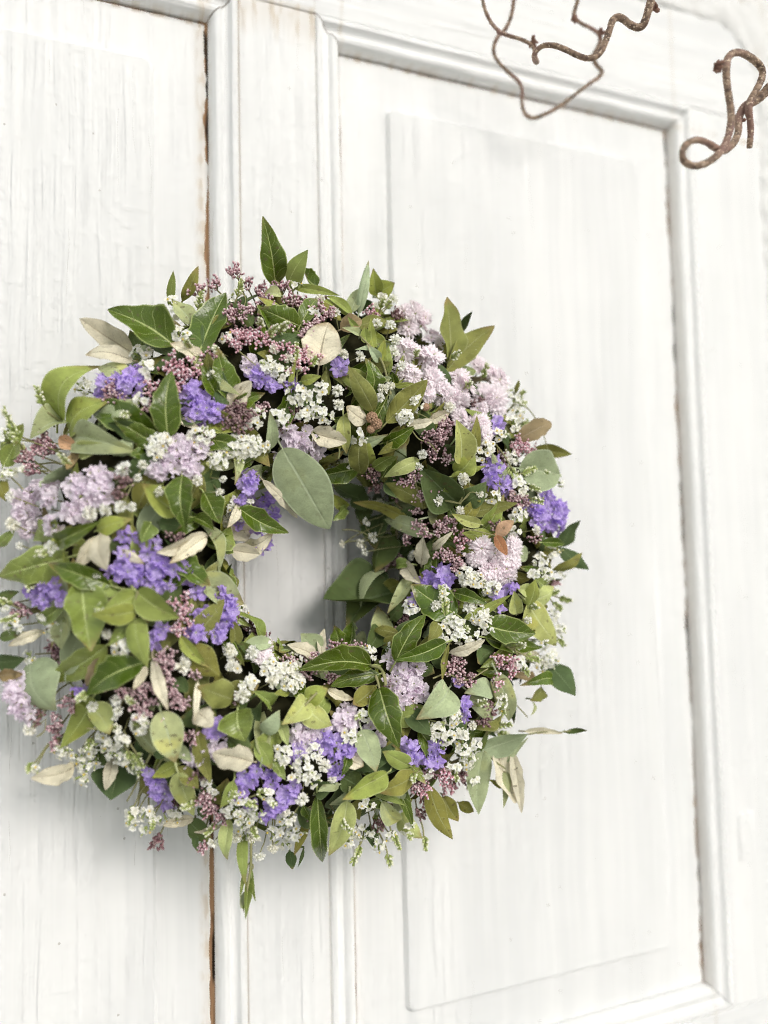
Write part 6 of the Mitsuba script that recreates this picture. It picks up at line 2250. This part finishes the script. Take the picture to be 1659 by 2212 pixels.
stems = []
core = lambda p: CENTRE + RING * unit((p - CENTRE) * np.array([1, 0, 1]))
for number, line in enumerate(CLUSTERS.strip().split('\n')):
    kind, p, n, rx, ry = line.split()
    p, n = np.array(list(map(float, p.split(',')))) / 1e4, unit(list(map(float, n.split(','))))
    rx, ry = int(rx) / 1e4, int(ry) / 1e4
    r = np.random.default_rng(5000 + number)
    a, c, n = axes_for(n)
    K = kind[0]
    if K in 'PLK':
        name, petal_name, floret_name, size = {'P': ('purple_statice', 'purple_petal', 'purple_floret', .0043), 'L': ('lilac_statice', 'lilac_petal', 'lilac_floret', .0042),
                                               'K': ('pink_statice', 'pink_petal', 'pink_floret', .0118)}[K]
        size = min(size, 1.05 * min(rx, ry))
        k = int(np.clip(2.0 * rx * ry / (size * size) + 1.5, 2, 12 if K != 'K' else 4))
        calyx = Soup()
        key = f'{WREATH}__{name}'; num = _used.get(key, 0); key2 = key if num == 0 else f'{key}_{num:03d}'
        florets = []
        for q in scatter(k, rx, ry, size, r):
            sp = max(0, 1 - size / max(rx, ry) * .55)
            off = a * q[0] * rx * sp + c * q[1] * ry * sp
            h = .45 * min(rx, ry) * (1 - q @ q) + r.uniform(-.0008, .0012)
            fn = unit(n + .75 * (a * q[0] + c * q[1]) + r.normal(0, .30, 3))
            c0 = p + off + n * (h - size * .45)
            lib = FRINGED[r.integers(5)] if K == 'K' else PAPERY[r.integers(12)]
            s = size * r.uniform(.86, 1.14)
            florets.append((place(lib, c0, fn, s, r.uniform(0, 6.28)), r.uniform(0, 1)))
            sv, sf, su = spindle(c0 - fn * .0055, c0 + fn * s * .25, .0009)
            calyx.add(sv, sf, np.stack([su * .4, np.full(len(su), r.uniform(0, 1))], -1))
        put(WREATH, name, calyx.mesh(), 'green_bud', smooth=True, uv=calyx.uvs())
        for (v, f, u), tint in florets:
            v[:, 1] = np.minimum(v[:, 1], -.001)
            put(key2, floret_name, (v, f), petal_name, smooth=True, uv=np.stack([u, np.full(len(u), tint)], -1))
    elif K == 'W':
        size = .0027
        soup, eyes, buds = Soup(), Soup(), Soup()
        k = int(np.clip(1.5 * rx * ry / (size * size) + 1, 2, 26))
        for q in scatter(k, rx, ry, size, r):
            off = a * q[0] * rx * .9 + c * q[1] * ry * .9
            h = .5 * min(rx, ry) * (1 - q @ q) + r.uniform(-.001, .0014)
            fn = unit(n + .8 * (a * q[0] + c * q[1]) + r.normal(0, .22, 3))
            c0 = p + off + n * (h + .0015)
            v, f, u = place(SMALL[r.integers(6)], c0, fn, size * r.uniform(.8, 1.2), r.uniform(0, 6.28))
            soup.add(v, f, np.stack([u, np.full(len(u), r.uniform(0, 1))], -1))
            sv, sf, su = spindle(c0 - fn * .0042, c0 + fn * .0002, .0008)
            buds.add(sv, sf, np.stack([su * .75, np.full(len(su), r.uniform(0, 1))], -1))
            if r.random() < .22:
                sv, sf, su = spindle(c0, c0 + fn * .0017, .00055)
                eyes.add(sv, sf)
        for _ in range(int(k * .35)):                  # closed buds at the rim of the head
            ang = r.uniform(0, 6.28); d = unit(a * math.cos(ang) + c * math.sin(ang) + n * .3)
            b0 = p + d * np.array([min(rx, ry)]) * r.uniform(.7, 1.0); sv, sf, su = spindle(b0, b0 + unit(d + n * .5) * .004, .0007)
            buds.add(sv, sf, np.stack([su, np.full(len(su), r.uniform(0, 1))], -1))
        key = put(WREATH, 'white_statice', soup.mesh(), 'white_petal', smooth=True, uv=soup.uvs(), kind='stuff')
        put(key, 'calyx', buds.mesh(), 'green_bud', smooth=True, uv=buds.uvs(), kind='stuff')
        if eyes.v: put(key, 'yellow_eye', eyes.mesh(), 'yellow_throat', smooth=True, kind='stuff')
        stems.append((p - n * .002, n, .00045))
    elif K == 'Y':
        v, f, u = place(POMPON[r.integers(5)], p - n * .001, unit(n + r.normal(0, .25, 3)), .5 * (rx + ry) * .98, r.uniform(0, 6.28), .85)
        put(WREATH, 'gypsophila_flower', (v, f), 'white_petal', smooth=False, uv=np.stack([u, np.full(len(u), r.uniform(0, 1))], -1))
        stems.append((p - n * .002, n, .00038))
    elif K == 'M':
        soup, twig = Soup(), Soup()
        mat = {'p': 'pink_bud', 'd': 'dry_mauve_bud', 'g': 'pink_bud'}.get(kind[1:], 'mauve_bud')
        area = rx * ry
        k = int(np.clip(area / (.0011 ** 2) * 2.6, 26, 230))
        hub = p - n * .006 - .35 * (a * rx * r.uniform(-1, 1) + c * ry * r.uniform(-1, 1))
        nb = max(4, k // 16)                           # little one-sided spikes of buds
        for q in scatter(nb, rx, ry, .002, r):
            endp = p + a * q[0] * rx + c * q[1] * ry + n * (.35 * min(rx, ry) * (1 - q @ q) + r.uniform(0, .001))
            d = unit(endp - hub)
            tv, tf = tube(np.array([hub, hub * .5 + endp * .5 + r.normal(0, .0006, 3), endp]), [.0004, .00032, .0002], 4)
            twig.add(tv, tf)
            for j in range(k // nb + 1):
                w = r.uniform(.0, 1.0)
                base = endp - d * w * .0050 + r.normal(0, .0011, 3) + n * .0012
                dd = unit(d * .55 + n * .75 + r.normal(0, .42, 3))
                sv, sf, su = spindle(base - dd * .0006, base + dd * r.uniform(.0019, .0029), r.uniform(.00055, .00085), 5)
                soup.add(sv, sf, np.stack([su, np.full(len(su), r.uniform(0, 1))], -1))
        key = put(WREATH, 'sea_lavender', soup.mesh(), mat, smooth=True, uv=soup.uvs(), kind='stuff', label='brownish dried sea lavender' if kind[1:] == 'd' else None)
        put(key, 'stem', twig.mesh(), 'stem', smooth=True)
        stems.append((hub, n, .0005))
    elif K == 'N':
        soup = Soup()
        for j in range(34):
            zc = 1 - (j + .5) / 34 * 1.5; ang = j * 2.39996
            d = a * math.sqrt(max(0, 1 - zc * zc)) * math.cos(ang) + c * math.sqrt(max(0, 1 - zc * zc)) * math.sin(ang) + n * zc
            sv, sf, su = spindle(p + d * rx * .35, p + d * rx * 1.0 + n * .0006, .0011, 5)
            soup.add(sv, sf, np.stack([su, su], -1))
        put(WREATH, 'brown_cone', soup.mesh(), 'cone_scale', smooth=True, uv=soup.uvs())

for number, line in enumerate(SPIKES.strip().split('\n')):
    b, t = (np.array(list(map(float, q.split(',')))) / 1e4 for q in line.split())
    r = np.random.default_rng(8000 + number)
    d = unit(t - b); L = np.linalg.norm(t - b); a, c, _ = frame(d)
    soup, stalk = Soup(), Soup()
    sideways = unit(np.cross(d, (0.38, .92, .06)))
    k = int(L / .0011) + 3
    for j in range(k):
        w = .30 + .70 * j / k
        s = 1 if j % 2 else -1
        base = b + d * L * w
        dd = unit(d * .8 + s * sideways * .75 * (1 - .5 * w) + r.normal(0, .16, 3) - np.array([.3, .8, 0]) * .25)
        sv, sf, su = spindle(base, base + dd * r.uniform(.0034, .0050) * (1.15 - .4 * w), r.uniform(.0007, .00105), 5)
        soup.add(sv, sf, np.stack([su * r.uniform(.75, 1.1), np.full(len(su), r.uniform(0, 1))], -1))
    tv, tf = tube(spline(np.array([b - d * .010 + r.normal(0, .0015, 3), b, b + d * L * .5 + sideways * r.uniform(-.001, .001), t - d * .001])), .00055, 5)
    stalk.add(tv, tf)
    key = put(WREATH, 'bud_spike', soup.mesh(), 'green_bud', smooth=True, uv=soup.uvs(), kind='stuff')
    put(key, 'stem', stalk.mesh(), 'stem', smooth=True)

for line in SPRIGS.strip().split('\n'):
    q = np.array([list(map(float, a.split(','))) for a in line.split()]) / 1e4
    sp = spline(q[1:], 6)
    tv, tf = tube(sp, np.linspace(1.15, .8, len(sp)) * q[0, 0], 6)
    put(WREATH, 'sprig_stem', (tv, tf), 'stem', smooth=True)

# thin stalks that carry the flower heads, each running back into the ring
stalks = Soup()
for number, (p, n, rad) in enumerate(stems):
    r = np.random.default_rng(9000 + number)
    inward = unit(core(p) - p); side = unit(np.cross(n, r.normal(size=3)))
    reach = r.uniform(.004, .012)
    q1 = p - n * .002 + side * reach * .25 + inward * .003
    q2 = p + side * reach * .6 + inward * .013
    q3 = q2 + inward * .022
    tv, tf = tube(spline(np.array([p, q1, q2, q3]), 5), rad, 5)
    tv[:, 1] = np.minimum(tv[:, 1], -.001)
    stalks.add(tv, tf)
put(WREATH, 'stalks', stalks.mesh(), 'stem', smooth=True, kind='stuff')

# ------------------------------------------------------------------ contorted hazel twigs in front of the door's top right corner
def bark(p, n, uv):
    g = fbm(p.x * 420, p.y * 420, p.z * 420, octaves=3)
    c = mix((.11, .072, .052), (.34, .235, .165), smoothstep(.25, .75, g))
    c = mix(c, (.26, .15, .125), smoothstep(.45, .7, fbm(p.x * 45, p.y * 45, p.z * 45, octaves=2)) * .8)
    return mix(c, (.58, .46, .35), smoothstep(.70, .80, noise(p.x * 900, p.y * 900, p.z * 900)))
def bark_bump(p, n, uv): return fbm(p.x * 700, p.y * 700, p.z * 700, octaves=3)
scene['bark'] = {'type': 'twosided', 'a': {'type': 'bumpmap', 'scale': .0005, 'tex': proc(bark_bump, eps=2e-4), 'b': {'type': 'principled', 'base_color': proc(bark), 'roughness': .6, 'specular': .3}}}
def budcol(p, n, uv): return mix((.10, .05, .04), (.30, .18, .14), uv.x)
scene['bud_scale'] = {'type': 'twosided', 'a': {'type': 'diffuse', 'reflectance': proc(budcol)}}

def twig_mesh(key):
    q = np.array([list(map(float, a.split(','))) for a in TWIGS[key].split()]) / 1e4
    s = spline(q, 10)
    pts, rad = s[:, :3], np.maximum(s[:, 3], .0008)
    rad = .88 * rad * (1 + .34 * (meshkit.fbm(pts * 260, 3, 5) - .5))
    v, f = tube(pts, rad, 14)
    v = v + (meshkit.noise(v * 700, 3)[:, None] - .5) * .0005
    return v, f
def bud(parent, p, seed):
    r = np.random.default_rng(seed); soup = Soup()
    d0 = unit(r.normal(size=3) * np.array([1, .3, 1]))
    for j in range(9):
        d = unit(d0 + r.normal(0, .6, 3))
        sv, sf, su = spindle(p - d * .001, p + d * r.uniform(.003, .0062), r.uniform(.0009, .0016), 6)
        soup.add(sv, sf, np.stack([su, su], -1))
    put(parent, 'bud', soup.mesh(), 'bud_scale', smooth=True, uv=soup.uvs())
B = np.array([list(map(float, a.split(','))) for a in BUDS.split()]) / 1e4
for name, parts, lab, bs in (('hazel_twig', ('T1', 'T1b'), 'thick wavy brown hazel twig dipping in from the top edge', (0, 2)),
                             ('hazel_twig', ('T2',), 'thin brown hazel twig hanging in a wide loop near the door moulding', (1, 3)),
                             ('hazel_twig', ('T3',), 'brown hazel twig coiled in a tight loop at the right edge', (4, 5, 6))):
    key = numbered(name)
    labels[key] = {'label': lab, 'category': 'twig', 'group': 'contorted hazel twigs above the wreath'}
    for k, part in enumerate(parts):
        put(key, 'shoot', twig_mesh(part), 'bark', smooth=True)
    for j in bs: bud(key, B[j], 300 + j)
